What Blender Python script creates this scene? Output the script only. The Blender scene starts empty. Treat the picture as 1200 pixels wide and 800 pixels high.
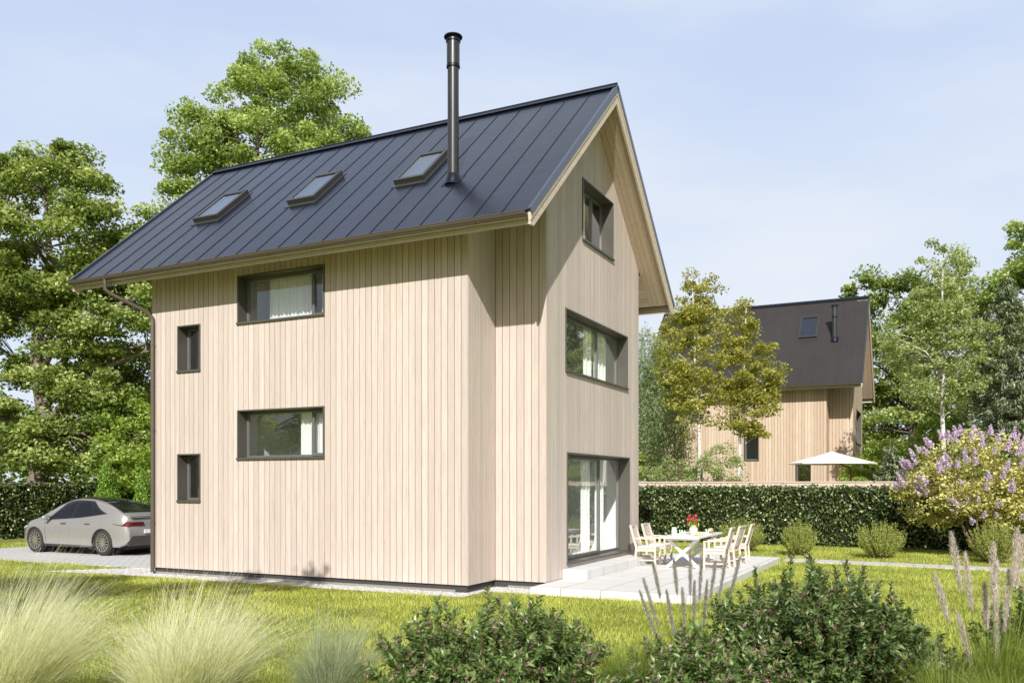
import bpy, math, random
import numpy as np
from mathutils import Vector, Quaternion
random.seed(7)
RNG = np.random.default_rng(11)
SC = bpy.context.scene
COL = SC.collection
R = math.radians

# ------------------------------------------------------------------ helpers
def origin_of(p):
    v = Vector((0, 0, 0))
    while p is not None:
        v += p.location; p = p.parent
    return v

def tag(o, label=None, cat=None, group=None, kind=None):
    if label: o['label'] = label
    if cat: o['category'] = cat
    if group: o['group'] = group
    if kind: o['kind'] = kind
    return o

def thing(name, label, cat, loc=(0, 0, 0), group=None, rz=0):
    o = bpy.data.objects.new(name, None); COL.objects.link(o)
    o.location = loc; o.rotation_euler[2] = rz
    o.empty_display_size = .1
    return tag(o, label, cat, group)

def copy_tree(o, parent=None):
    c = o.copy(); COL.objects.link(c); c.parent = parent
    for ch in list(o.children): copy_tree(ch, c)
    return c

def mesh_np(name, V, F, mat, parent=None, rnd=None, smooth=False):
    """V (n,3), F (m,k) with the same k for all faces"""
    V = np.asarray(V, dtype=np.float64); F = np.asarray(F, dtype=np.int32)
    if parent is not None:
        V = V - np.array(origin_of(parent))
    k = F.shape[1]
    me = bpy.data.meshes.new(name)
    me.vertices.add(len(V)); me.vertices.foreach_set('co', V.astype(np.float32).ravel())
    me.loops.add(F.size); me.loops.foreach_set('vertex_index', F.ravel())
    me.polygons.add(len(F)); me.polygons.foreach_set('loop_start', np.arange(0, F.size, k, dtype=np.int32))
    me.update(calc_edges=True)
    if smooth: me.polygons.foreach_set('use_smooth', np.ones(len(F), dtype=bool))
    if rnd is not None:
        a = me.attributes.new('rnd', 'FLOAT', 'FACE'); a.data.foreach_set('value', np.asarray(rnd, dtype=np.float32))
    me.materials.append(mat)
    o = bpy.data.objects.new(name, me); COL.objects.link(o); o.parent = parent
    return o

class MB:
    def __init__(s): s.v = []; s.f = []; s.r = []; s.cur = None
    def face(s, pts, r=None):
        n = len(s.v); s.v += [tuple(p) for p in pts]; s.f.append(list(range(n, n + len(pts))))
        s.r.append(random.random() if r is None else r)
    def poly(s, vs, fs, r=None):
        n = len(s.v); s.v += [tuple(p) for p in vs]
        rr = random.random() if r is None else r
        for f in fs: s.f.append([n + i for i in f]); s.r.append(rr)
    def hexa(s, p, r=None):   # 8 points: bottom 4 ccw, top 4 ccw
        s.poly(p, [(3, 2, 1, 0), (4, 5, 6, 7), (0, 1, 5, 4), (1, 2, 6, 5), (2, 3, 7, 6), (3, 0, 4, 7)], r)
    def box(s, x0, x1, y0, y1, z0, z1, r=None):
        if x0 > x1: x0, x1 = x1, x0
        if y0 > y1: y0, y1 = y1, y0
        if z0 > z1: z0, z1 = z1, z0
        s.hexa([(x0, y0, z0), (x1, y0, z0), (x1, y1, z0), (x0, y1, z0), (x0, y0, z1), (x1, y0, z1), (x1, y1, z1), (x0, y1, z1)], r)
    def bar(s, a, b, w, h, up=(0, 0, 1), r=None):
        a = Vector(a); b = Vector(b); d = (b - a).normalized(); u = Vector(up)
        sd = d.cross(u)
        if sd.length < 1e-4: sd = d.cross(Vector((0, 1, 0)))
        sd.normalize(); u = sd.cross(d).normalized()
        q = [(-w / 2, -h / 2), (w / 2, -h / 2), (w / 2, h / 2), (-w / 2, h / 2)]
        s.hexa([a + sd * x + u * y for x, y in q] + [b + sd * x + u * y for x, y in q], r)
    def tube(s, pts, rad, n=8, r=None, caps=True):
        pts = [Vector(p) for p in pts]; m = len(pts)
        if not hasattr(rad, '__len__'): rad = [rad] * m
        vs = []; prev = None
        for i, p in enumerate(pts):
            d = (pts[min(i + 1, m - 1)] - pts[max(i - 1, 0)]).normalized()
            if prev is None:
                x = d.cross(Vector((0, 0, 1)))
                if x.length < 1e-3: x = d.cross(Vector((0, 1, 0)))
                x.normalize()
            else:
                x = (prev - d * prev.dot(d)).normalized()
            prev = x; y = d.cross(x)
            for k in range(n):
                a = 2 * math.pi * k / n
                vs.append(p + (x * math.cos(a) + y * math.sin(a)) * rad[i])
        fs = []
        for i in range(m - 1):
            for k in range(n):
                k2 = (k + 1) % n
                fs.append((i * n + k, i * n + k2, (i + 1) * n + k2, (i + 1) * n + k))
        if caps: fs.append(tuple(range(n - 1, -1, -1))); fs.append(tuple((m - 1) * n + k for k in range(n)))
        s.poly(vs, fs, r)
    def lathe(s, prof, c=(0, 0, 0), n=24, axis='z', r=None):
        vs = []; m = len(prof)
        for (rr, z) in prof:
            for k in range(n):
                a = 2 * math.pi * k / n
                p = (rr * math.cos(a), rr * math.sin(a), z)
                if axis == 'y': p = (p[0], z, p[1])
                if axis == 'x': p = (z, p[0], p[1])
                vs.append((p[0] + c[0], p[1] + c[1], p[2] + c[2]))
        fs = []
        for i in range(m - 1):
            for k in range(n):
                k2 = (k + 1) % n
                fs.append((i * n + k, i * n + k2, (i + 1) * n + k2, (i + 1) * n + k))
        s.poly(vs, fs, r)
    def build(s, name, mat, parent=None, smooth=False, bevel=0, seg=2, auto=None):
        me = bpy.data.meshes.new(name)
        o0 = origin_of(parent)
        me.from_pydata([(x - o0.x, y - o0.y, z - o0.z) for x, y, z in s.v], [], s.f)
        me.update()
        a = me.attributes.new('rnd', 'FLOAT', 'FACE'); a.data.foreach_set('value', s.r)
        me.materials.append(mat)
        if smooth or auto:
            me.polygons.foreach_set('use_smooth', [True] * len(me.polygons))
            if auto:
                try: me.set_sharp_from_angle(angle=R(auto))
                except Exception: pass
        o = bpy.data.objects.new(name, me); COL.objects.link(o); o.parent = parent
        if bevel:
            b = o.modifiers.new('bevel', 'BEVEL'); b.width = bevel; b.segments = seg; b.limit_method = 'ANGLE'
        return o

# ------------------------------------------------------------------ materials
class NT:
    def __init__(s, name):
        s.m = bpy.data.materials.new(name); s.m.use_nodes = True
        s.t = s.m.node_tree; s.t.nodes.clear()
        s.out = s.n('ShaderNodeOutputMaterial')
    def n(s, typ, **kw):
        nd = s.t.nodes.new(typ)
        for k, v in kw.items():
            if k[0] == '_': nd.inputs[k[1:]].default_value = v
            else: setattr(nd, k, v)
        return nd
    def l(s, a, b): s.t.links.new(a, b)
    def math(s, op, a, b=None, c=None):
        nd = s.n('ShaderNodeMath', operation=op)
        for i, x in enumerate((a, b, c)):
            if x is None: continue
            if isinstance(x, (int, float)): nd.inputs[i].default_value = x
            else: s.l(x, nd.inputs[i])
        return nd.outputs[0]
    def mix(s, fac, a, b, mode='MIX'):
        nd = s.n('ShaderNodeMix', data_type='RGBA', blend_type=mode)
        for sock, x in ((nd.inputs[0], fac), (nd.inputs[6], a), (nd.inputs[7], b)):
            if isinstance(x, (int, float)): sock.default_value = x
            elif isinstance(x, tuple): sock.default_value = x if len(x) == 4 else (*x, 1)
            else: s.l(x, sock)
        return nd.outputs[2]
    def ramp(s, fac, stops):
        nd = s.n('ShaderNodeValToRGB'); cr = nd.color_ramp
        while len(cr.elements) < len(stops): cr.elements.new(.5)
        for e, (p, c) in zip(cr.elements, stops):
            e.position = p; e.color = (*c, 1) if len(c) == 3 else c
        s.l(fac, nd.inputs[0]); return nd.outputs[0]
    def coords(s, scale=(1, 1, 1)):
        tc = s.n('ShaderNodeTexCoord'); mp = s.n('ShaderNodeMapping'); mp.inputs['Scale'].default_value = scale
        s.l(tc.outputs['Object'], mp.inputs[0]); return mp.outputs[0]
    def noise(s, vec, scale, detail=4, rough=.6):
        nd = s.n('ShaderNodeTexNoise', _Scale=scale, _Detail=detail, _Roughness=rough)
        s.l(vec, nd.inputs['Vector']); return nd.outputs['Fac']
    def rnd(s):
        return s.n('ShaderNodeAttribute', attribute_name='rnd').outputs['Fac']
    def pbr(s, col, rough=.6, metal=0, spec=.5, bump=None, bstr=.3, bdist=.01, **kw):
        p = s.n('ShaderNodeBsdfPrincipled')
        for k, x in (('Base Color', col), ('Roughness', rough), ('Metallic', metal), ('Specular IOR Level', spec)):
            if isinstance(x, (int, float)): p.inputs[k].default_value = x
            elif isinstance(x, tuple): p.inputs[k].default_value = (*x, 1) if len(x) == 3 else x
            else: s.l(x, p.inputs[k])
        for k, x in kw.items(): p.inputs[k.replace('_', ' ')].default_value = x
        if bump is not None:
            b = s.n('ShaderNodeBump'); b.inputs['Strength'].default_value = bstr; b.inputs['Distance'].default_value = bdist
            s.l(bump, b.inputs['Height']); s.l(b.outputs[0], p.inputs['Normal'])
        s.l(p.outputs[0], s.out.inputs[0]); return p

def m_wood(name, c1, c2, c3, vert=True, rough=.75, along=None):
    t = NT(name); sc = {'z': (9, 9, .55), 'x': (.55, 9, 9), 'y': (9, .55, 9)}[along or 'z']
    v = t.coords(sc); r = t.rnd()
    # shift the grain for each board
    add = t.n('ShaderNodeVectorMath', operation='ADD'); cmb = t.n('ShaderNodeCombineXYZ')
    rr = t.math('MULTIPLY', r, 37.0)
    for i in range(3): t.l(rr, cmb.inputs[i])
    t.l(v, add.inputs[0]); t.l(cmb.outputs[0], add.inputs[1])
    g = t.noise(add.outputs[0], 3.0, 8, .7)
    big = t.noise(t.coords((.35, .35, .25)), 1.2, 3)
    base = t.ramp(r, [(0, c1), (.45, c2), (1, c3)])
    c = t.mix(t.math('MULTIPLY', t.math('SUBTRACT', g, .42), 1.6), base, tuple(x * .55 for x in c2))
    c = t.mix(t.math('MULTIPLY', t.math('SUBTRACT', big, .35), .45), c, tuple(x * y for x, y in zip(c1, (.9, .93, 1.0))))
    # knots
    kn = t.n('ShaderNodeTexVoronoi', _Scale=1.3); t.l(t.coords((4.2, 4.2, 1)), kn.inputs['Vector'])
    k = t.math('LESS_THAN', kn.outputs['Distance'], .045)
    st = t.noise(t.coords((14, 14, .12)), 1.0, 4, .6)
    c = t.mix(t.math('MULTIPLY', t.math('SUBTRACT', st, .45, ), .9), c, tuple(x * .72 for x in c1))
    c = t.mix(t.math('MULTIPLY', k, .45), c, tuple(x * .4 for x in c2))
    t.pbr(c, rough, spec=.25, bump=g, bstr=.35, bdist=.004)
    return t.m

def m_plain(name, col, rough=.5, metal=0, var=.12, scale=3, bump=.1, spec=.5, **kw):
    t = NT(name); v = t.coords()
    n = t.noise(v, scale, 5); n2 = t.noise(v, scale * 14, 3)
    c = t.mix(n, tuple(x * (1 - var) for x in col), tuple(min(1, x * (1 + var)) for x in col))
    rg = t.math('ADD', t.math('MULTIPLY', n, .16), rough - .08)
    t.pbr(c, rg, metal, spec, bump=n2, bstr=bump, bdist=.003, **kw)
    return t.m

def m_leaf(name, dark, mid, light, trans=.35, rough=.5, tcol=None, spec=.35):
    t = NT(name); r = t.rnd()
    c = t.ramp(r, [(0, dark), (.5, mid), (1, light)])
    p = t.n('ShaderNodeBsdfPrincipled', _Roughness=rough); p.inputs['Specular IOR Level'].default_value = spec
    t.l(c, p.inputs['Base Color'])
    tr = t.n('ShaderNodeBsdfTranslucent')
    t.l(t.mix(1.0, c, tcol or (1.35, 1.3, .55), 'MULTIPLY'), tr.inputs[0])
    mx = t.n('ShaderNodeMixShader', _Fac=trans)
    t.l(p.outputs[0], mx.inputs[1]); t.l(tr.outputs[0], mx.inputs[2]); t.l(mx.outputs[0], t.out.inputs[0])
    return t.m

def m_glass(name, base=.10, tint=(.95, .97, .96), gain=1.0):
    t = NT(name)
    lw = t.n('ShaderNodeFresnel', _IOR=1.55)
    fac = t.math('MINIMUM', t.math('ADD', t.math('MULTIPLY', lw.outputs[0], gain), base), 1.0)
    tr = t.n('ShaderNodeBsdfTransparent'); tr.inputs[0].default_value = (*tint, 1)
    gl = t.n('ShaderNodeBsdfGlossy', _Roughness=.004); gl.inputs[0].default_value = (.95, .97, 1, 1)
    nz = t.noise(t.coords(), 1.3, 1); b = t.n('ShaderNodeBump'); b.inputs['Strength'].default_value = .03; b.inputs['Distance'].default_value = .02
    t.l(nz, b.inputs['Height']); t.l(b.outputs[0], gl.inputs['Normal'])
    gl.inputs[0].default_value = (1, 1, 1, 1); cc = t.n('ShaderNodeCombineColor')
    for i, q in enumerate((.95, .98, 1.0)): t.l(t.math('MULTIPLY', fac, q), cc.inputs[i])
    t.l(cc.outputs[0], gl.inputs[0])
    mx = t.n('ShaderNodeAddShader'); t.l(tr.outputs[0], mx.inputs[0]); t.l(gl.outputs[0], mx.inputs[1])
    t.l(mx.outputs[0], t.out.inputs[0]); return t.m

M = {}
M['wood'] = m_wood('larch_cladding', (.545, .46, .405), (.60, .515, .457), (.64, .562, .505))
M['wood_far'] = m_wood('larch_cladding_far', (.50, .38, .275), (.60, .47, .355), (.66, .53, .42))
M['fascia'] = m_wood('larch_board', (.52, .44, .36), (.61, .53, .44), (.66, .59, .50), along='x')
M['barge'] = m_wood('larch_bargeboard', (.60, .49, .39), (.66, .56, .46), (.72, .63, .53), along='y')
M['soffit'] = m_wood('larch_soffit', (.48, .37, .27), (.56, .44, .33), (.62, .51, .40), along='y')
M['backing'] = m_plain('backing_membrane', (.055, .038, .025), .9)
M['plaster'] = m_plain('interior_plaster', (.78, .78, .76), .9, var=.04)
M['floor_wood'] = m_wood('interior_floor', (.40, .28, .18), (.46, .34, .22), (.50, .38, .26), along='y')
M['frame'] = m_plain('bronze_metal', (.105, .10, .085), .42, .25, var=.15, scale=1.5)
M['sash'] = m_plain('sash_metal', (.17, .17, .165), .35, .3, var=.1)
M['glass'] = m_glass('window_glass', .20, (.88, .91, .90), 1.5)
M['carglass'] = m_glass('car_glass', .14, (.10, .12, .13), 1.2)
M['curtain'] = m_leaf('curtain_cloth', (.68, .68, .67), (.72, .72, .71), (.75, .75, .74), trans=.15, rough=.9, tcol=(1, 1, 1), spec=.1)
M['gutter'] = m_plain('gutter_metal', (.15, .125, .10), .36, .45, var=.15, scale=1.2)
M['pipe'] = m_plain('flue_metal', (.060, .060, .062), .32, .4, var=.15)
M['plinth'] = m_plain('plinth_board', (.045, .045, .045), .8)
M['curb'] = m_plain('plinth_concrete', (.26, .24, .22), .9, var=.2)
M['trim'] = m_plain('verge_metal', (.10, .115, .15), .30, .6)
M['white'] = m_plain('white_paint', (.80, .79, .76), .45, var=.04)
M['chair'] = m_plain('pale_timber', (.62, .53, .455), .55, var=.08, scale=8)
M['weave'] = m_plain('woven_rope', (.58, .51, .445), .8, var=.15, scale=40, bump=.5)
M['cushion'] = m_plain('cushion_cloth', (.78, .75, .70), .9, var=.05)
M['canvas'] = m_plain('umbrella_canvas', (.82, .80, .75), .9, var=.03)
M['redwood'] = m_plain('stained_wood', (.28, .12, .07), .5)
M['bark'] = m_plain('bark', (.13, .10, .075), .95, var=.5, scale=6, bump=.9)
M['bark_far'] = m_plain('bark_lit', (.19, .16, .125), .95, var=.4, scale=5, bump=.9)  # paler copy of the bark with sunlight put into its colour
M['stem_red'] = m_plain('red_stem', (.22, .09, .07), .6)
M['stem'] = m_plain('shrub_stem', (.18, .13, .09), .8, var=.3, scale=9)
M['black'] = m_plain('black_plastic', (.02, .02, .022), .5)
M['tyre'] = m_plain('tyre_rubber', (.03, .028, .026), .85)
M['rim'] = m_plain('alloy', (.55, .53, .50), .25, .85, var=.06)
M['carpaint'] = m_plain('silver_paint', (.37, .355, .345), .28, .4, var=.03, scale=.8, bump=0, Coat_Weight=.8, Coat_Roughness=.05)
M['carlight'] = m_plain('red_lens', (.11, .008, .008), .15, spec=.8)
M['carlight2'] = m_plain('clear_lens', (.7, .7, .7), .1, .3)
M['ceramic'] = m_plain('cream_ceramic', (.74, .66, .56), .35)
M['petal'] = m_leaf('tulip_petal', (.50, .03, .06), (.62, .06, .08), (.72, .16, .16), tcol=(1, .6, .6))
M['bread'] = m_plain('bread_crust', (.55, .40, .24), .7, var=.3, scale=20)
M['fruit'] = m_plain('yellow_fruit', (.75, .60, .12), .5)
M['tumbler'] = m_glass('tumbler_glass', .12, (.82, .95, .88))
M['book'] = m_plain('book_cover', (.30, .34, .38), .6)

# birch bark
t = NT('birch_bark'); v = t.coords((3, 3, 14)); n = t.noise(v, 2.2, 4, .7)
t.pbr(t.ramp(n, [(.0, (.74, .71, .66)), (.56, (.66, .62, .57)), (.64, (.10, .09, .08)), (1, (.05, .05, .05))]), .7, bump=n, bstr=.4); M['birch'] = t.m

# standing seam sheet
t = NT('standing_seam_sheet'); v = t.coords(); n = t.noise(t.coords((1, .35, .35)), 1.4, 4); n2 = t.noise(v, 2.2, 2)
c = t.mix(t.rnd(), (.008, .010, .020), (.013, .016, .030))
c = t.mix(t.math('MULTIPLY', n, .5), c, (.022, .027, .046))
t.pbr(c, t.math('ADD', t.math('MULTIPLY', n, .14), .19), .35, .55, bump=n2, bstr=.30, bdist=.014); M['roof'] = t.m
t = NT('far_roof_sheet'); n = t.noise(t.coords(), .7, 4)
t.pbr(t.mix(n, (.030, .027, .026), (.055, .050, .047)), .55, .2, .4); M['roof_far'] = t.m

# lawn soil and grass
t = NT('lawn'); v = t.coords(); a = t.noise(v, .45, 4); b = t.noise(v, 3.2, 6, .7); c_ = t.noise(v, 60, 4, .8)
c = t.ramp(b, [(.25, (.14, .18, .035)), (.5, (.32, .36, .08)), (.75, (.47, .49, .15))])
c = t.mix(t.math('MULTIPLY', a, .6), c, (.24, .23, .06))
c = t.mix(t.math('MULTIPLY', t.math('SUBTRACT', c_, .3), .8), c, (.08, .10, .02))
t.pbr(c, .95, spec=.1, bump=c_, bstr=.9, bdist=.04); M['lawn'] = t.m
M['blade'] = m_leaf('grass_blade', (.22, .27, .05), (.53, .59, .12), (.84, .86, .27), trans=.44, rough=.6, tcol=(1.15, 1.1, .55), spec=.25)

# gravel
t = NT('white_gravel'); v = t.coords(); vo = t.n('ShaderNodeTexVoronoi', _Scale=32.0); t.l(v, vo.inputs['Vector'])
c = t.mix(vo.outputs['Distance'], (.80, .79, .77), (.33, .32, .31)); hs = t.math('MULTIPLY', vo.outputs['Distance'], -1.0)
c = t.mix(t.math('MULTIPLY', t.noise(v, 9, 3), .4), c, (.55, .52, .50)); t.pbr(c, .85, bump=hs, bstr=.8, bdist=.03); M['gravel'] = t.m
M['pebble'] = m_leaf('pebble_stone', (.42, .41, .40), (.66, .65, .63), (.84, .83, .82), trans=0, rough=.8)

# pavers
def m_pavers(name, c1, c2, size, joint=.012, off=0, mort=.3):
    t = NT(name); v = t.coords(); br = t.n('ShaderNodeTexBrick', offset=off)
    br.inputs['Scale'].default_value = 1; br.inputs['Brick Width'].default_value = size[0]; br.inputs['Row Height'].default_value = size[1]
    br.inputs['Mortar Size'].default_value = joint; br.inputs['Color1'].default_value = (*c1, 1); br.inputs['Color2'].default_value = (*c2, 1)
    br.inputs['Mortar'].default_value = tuple(x * mort for x in c1) + (1,); t.l(v, br.inputs['Vector'])
    n = t.noise(v, 2.2, 6, .7); n2 = t.noise(v, 55, 3)
    c = t.mix(t.math('MULTIPLY', n, .45), br.outputs['Color'], tuple(x * .72 for x in c1))
    c = t.mix(t.math('MULTIPLY', n2, .25), c, tuple(x * .6 for x in c2))
    h = t.math('SUBTRACT', t.math('MULTIPLY', n2, .25), br.outputs['Fac'])
    t.pbr(c, .75, bump=h, bstr=.5, bdist=.008); return t.m
M['terrace'] = m_pavers('terrace_slab', (.74, .73, .70), (.79, .78, .76), (.8, .8), .012, mort=.45)
M['drive'] = m_pavers('drive_slab', (.66, .65, .65), (.74, .73, .73), (.30, .15), .012, .5)
M['path'] = m_pavers('path_slab', (.62, .60, .57), (.66, .64, .62), (.6, .95), .01)
M['soil'] = m_plain('bed_soil', (.075, .06, .035), .95, var=.5, scale=6, bump=1)
M['fence'] = m_wood('fence_board', (.56, .43, .34), (.66, .53, .43), (.72, .60, .50), along='x')
M['dark_fence'] = m_plain('weathered_fence', (.22, .16, .13), .9, var=.3)

# foliage
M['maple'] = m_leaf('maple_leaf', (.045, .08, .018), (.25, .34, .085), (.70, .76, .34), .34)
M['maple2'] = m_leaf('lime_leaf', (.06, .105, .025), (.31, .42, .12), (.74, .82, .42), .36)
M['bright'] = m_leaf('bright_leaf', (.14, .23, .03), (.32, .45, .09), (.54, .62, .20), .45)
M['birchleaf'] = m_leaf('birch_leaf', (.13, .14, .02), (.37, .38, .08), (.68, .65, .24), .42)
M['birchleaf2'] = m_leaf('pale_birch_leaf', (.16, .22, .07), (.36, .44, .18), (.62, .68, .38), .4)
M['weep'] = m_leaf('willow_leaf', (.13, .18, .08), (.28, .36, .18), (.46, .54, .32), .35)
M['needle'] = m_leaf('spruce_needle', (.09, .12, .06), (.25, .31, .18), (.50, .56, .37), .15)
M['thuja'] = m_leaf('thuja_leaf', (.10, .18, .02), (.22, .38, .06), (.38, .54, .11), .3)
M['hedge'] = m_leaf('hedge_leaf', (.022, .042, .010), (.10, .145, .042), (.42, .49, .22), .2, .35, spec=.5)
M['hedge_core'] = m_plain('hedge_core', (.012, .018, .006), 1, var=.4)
M['lilac_leaf'] = m_leaf('lilac_leaf', (.24, .26, .05), (.62, .60, .20), (.88, .84, .50), .25, tcol=(1.1, 1.05, .7))
M['lilac'] = m_leaf('lilac_petal', (.56, .40, .60), (.76, .62, .80), (.90, .80, .92), .35, tcol=(1, 1, 1))
M['rosemary'] = m_leaf('upright_herb_leaf', (.17, .25, .03), (.38, .46, .08), (.60, .64, .20), .35)
M['shrub'] = m_leaf('shrub_leaf', (.018, .045, .012), (.095, .175, .04), (.33, .44, .16), .3, .32, spec=.55)
M['shrub_dark'] = m_leaf('dark_shrub_leaf', (.014, .032, .009), (.065, .12, .03), (.25, .34, .12), .22, .35, spec=.5)
M['bud'] = m_leaf('pink_bud', (.28, .08, .14), (.48, .18, .28), (.66, .34, .44), .2, tcol=(1, .8, .9))
M['straw'] = m_leaf('feather_grass', (.42, .48, .16), (.80, .81, .50), (.96, .95, .78), .45, .6, tcol=(1.05, 1.02, .95))
M['straw_blue'] = m_leaf('blue_grass', (.20, .26, .13), (.42, .48, .28), (.68, .70, .50), .5, .6, tcol=(1, 1, .9))
M['reed'] = m_leaf('reed_leaf', (.06, .10, .015), (.17, .24, .035), (.34, .42, .09), .35)
M['plume'] = m_leaf('seed_plume', (.50, .43, .36), (.72, .64, .56), (.86, .80, .73), .35, .8, tcol=(1, .97, .9))
M['plume_grey'] = m_leaf('grey_seed_plume', (.26, .25, .21), (.44, .42, .36), (.64, .61, .54), .35, .8, tcol=(1, .97, .95))

# ------------------------------------------------------------------ camera, sun, sky
TH = math.atan(501 / 1013)
cam = bpy.data.cameras.new('camera'); co = bpy.data.objects.new('camera', cam); COL.objects.link(co)
co.location = (0, 0, 2.1); co.rotation_euler = (R(90), 0, TH)
cam.sensor_width = 36; cam.lens = 1013 / 1200 * 36; cam.shift_y = 168 / 1200; cam.clip_end = 2000; cam.clip_start = .05
cam.dof.use_dof = True; cam.dof.focus_distance = 18; cam.dof.aperture_fstop = 2.4
SC.camera = co
SUN = Vector((.38, -1, .72)).normalized()
sd = bpy.data.lights.new('sun', 'SUN'); sd.energy = 5.6; sd.angle = R(.53); sd.color = (1, .965, .915)
so = bpy.data.objects.new('sun', sd); COL.objects.link(so); so.rotation_euler = SUN.to_track_quat('Z', 'Y').to_euler()
w = bpy.data.worlds.new('World'); SC.world = w; w.use_nodes = True
wt = w.node_tree; bg = wt.nodes['Background']
sky = wt.nodes.new('ShaderNodeTexSky'); sky.sky_type = 'NISHITA'; sky.sun_disc = False
sky.sun_elevation = math.asin(SUN.z); sky.sun_rotation = math.atan2(SUN.x, SUN.y)
sky.air_density = 1.0; sky.dust_density = 2.2; sky.ozone_density = 1.6; sky.altitude = 100
hs = wt.nodes.new('ShaderNodeHueSaturation'); hs.inputs['Saturation'].default_value = .62
wt.links.new(sky.outputs[0], hs.inputs['Color'])
SKY = .07
tc = wt.nodes.new('ShaderNodeTexCoord')
def wm(op, a, b=None, clamp=False):
    nd = wt.nodes.new('ShaderNodeMath'); nd.operation = op; nd.use_clamp = clamp
    for i, x in enumerate((a, b)):
        if x is None: continue
        if isinstance(x, (int, float)): nd.inputs[i].default_value = x
        else: wt.links.new(x, nd.inputs[i])
    return nd.outputs[0]
dt = wt.nodes.new('ShaderNodeVectorMath'); dt.operation = 'DOT_PRODUCT'; wt.links.new(tc.outputs['Generated'], dt.inputs[0]); dt.inputs[1].default_value = (-.25, .968, 0)
mr = wt.nodes.new('ShaderNodeMapRange'); mr.interpolation_type = 'SMOOTHSTEP'; mr.inputs[1].default_value = -.15; mr.inputs[2].default_value = .6; wt.links.new(dt.outputs['Value'], mr.inputs[0])
sx = wt.nodes.new('ShaderNodeSeparateXYZ'); wt.links.new(tc.outputs['Generated'], sx.inputs[0])
cr = wt.nodes.new('ShaderNodeValToRGB'); wt.links.new(sx.outputs['Z'], cr.inputs[0])
for e, (p, c) in zip(cr.color_ramp.elements, [(0, (.78, .88, 1.0)), (.50, (.55, .67, .91))]): e.position = p; e.color = (*c, 1)
mp = wt.nodes.new('ShaderNodeMapping'); mp.inputs['Scale'].default_value = (1, 1, 3.5); wt.links.new(tc.outputs['Generated'], mp.inputs[0])
nz = wt.nodes.new('ShaderNodeTexNoise'); nz.inputs['Scale'].default_value = 1.6; nz.inputs['Detail'].default_value = 5; wt.links.new(mp.outputs[0], nz.inputs['Vector'])
hz = wt.nodes.new('ShaderNodeMix'); hz.data_type = 'RGBA'; wt.links.new(wm('MULTIPLY', wm('SUBTRACT', nz.outputs['Fac'], .42, True), 3.2, True), hz.inputs[0]); wt.links.new(cr.outputs[0], hz.inputs[6]); hz.inputs[7].default_value = (.82, .87, .95, 1)
sc_ = wt.nodes.new('ShaderNodeVectorMath'); sc_.operation = 'SCALE'; wt.links.new(hz.outputs[2], sc_.inputs[0]); sc_.inputs['Scale'].default_value = 1 / SKY
mxs = wt.nodes.new('ShaderNodeMix'); mxs.data_type = 'RGBA'; wt.links.new(mr.outputs[0], mxs.inputs[0]); wt.links.new(hs.outputs[0], mxs.inputs[6]); wt.links.new(sc_.outputs[0], mxs.inputs[7])
wt.links.new(mxs.outputs[2], bg.inputs[0]); bg.inputs[1].default_value = SKY
SC.view_settings.view_transform = 'Standard'; SC.view_settings.look = 'None'; SC.view_settings.exposure = 0
SC.cycles.use_denoising = True; SC.cycles.max_bounces = 8; SC.cycles.transparent_max_bounces = 16; SC.cycles.sample_clamp_indirect = 6

# ------------------------------------------------------------------ house
SILLH = .15
def strips(mb, axis, plane, out, u0, u1, zb, zt, holes, pitch, gap, thick, jitter=0):
    """boards with their outer face at plane+out*thick; zt(u) gives the top"""
    n = max(1, int(round((u1 - u0) / pitch))); p = (u1 - u0) / n
    for i in range(n):
        a, b = u0 + i * p + gap / 2, u0 + (i + 1) * p - gap / 2
        r = random.random()
        cuts = {a, b}
        for (h0, h1, _, _) in holes:
            for h in (h0, h1):
                if a < h < b: cuts.add(h)
        br = getattr(zt, 'breaks', [])
        for h in br:
            if a < h < b: cuts.add(h)
        cuts = sorted(cuts)
        for c0, c1 in zip(cuts[:-1], cuts[1:]):
            mid = (c0 + c1) / 2
            segs = [(zb, None)]
            hz = sorted((z0, z1) for (h0, h1, z0, z1) in holes if h0 < mid < h1)
            cur = zb; spans = []
            for z0, z1 in hz: spans.append((cur, z0)); cur = z1
            spans.append((cur, None))
            pl0, pl1 = plane, plane + out * thick
            for s0, s1 in spans:
                t0 = s1 if s1 is not None else zt(c0); t1 = s1 if s1 is not None else zt(c1)
                if min(t0, t1) - s0 < .004: continue
                if axis == 'x':
                    y0, y1 = min(pl0, pl1), max(pl0, pl1)
                    mb.hexa([(c0, y0, s0), (c1, y0, s0), (c1, y1, s0), (c0, y1, s0), (c0, y0, t0), (c1, y0, t1), (c1, y1, t1), (c0, y1, t0)], r)
                else:
                    x0, x1 = min(pl0, pl1), max(pl0, pl1)
                    mb.hexa([(x0, c0, s0), (x1, c0, s0), (x1, c1, s0), (x0, c1, s0), (x0, c0, t0), (x1, c0, t0), (x1, c1, t1), (x0, c1, t1)], r)

def wpt(axis, plane, out, u, d, z):   # d = distance outwards from the wall plane
    return (u, plane + out * d, z) if axis == 'x' else (plane + out * d, u, z)
def wbox(mb, axis, plane, out, u0, u1, d0, d1, z0, z1):
    a = wpt(axis, plane, out, u0, d0, z0); b = wpt(axis, plane, out, u1, d1, z1)
    mb.box(a[0], b[0], a[1], b[1], a[2], b[2])

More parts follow.
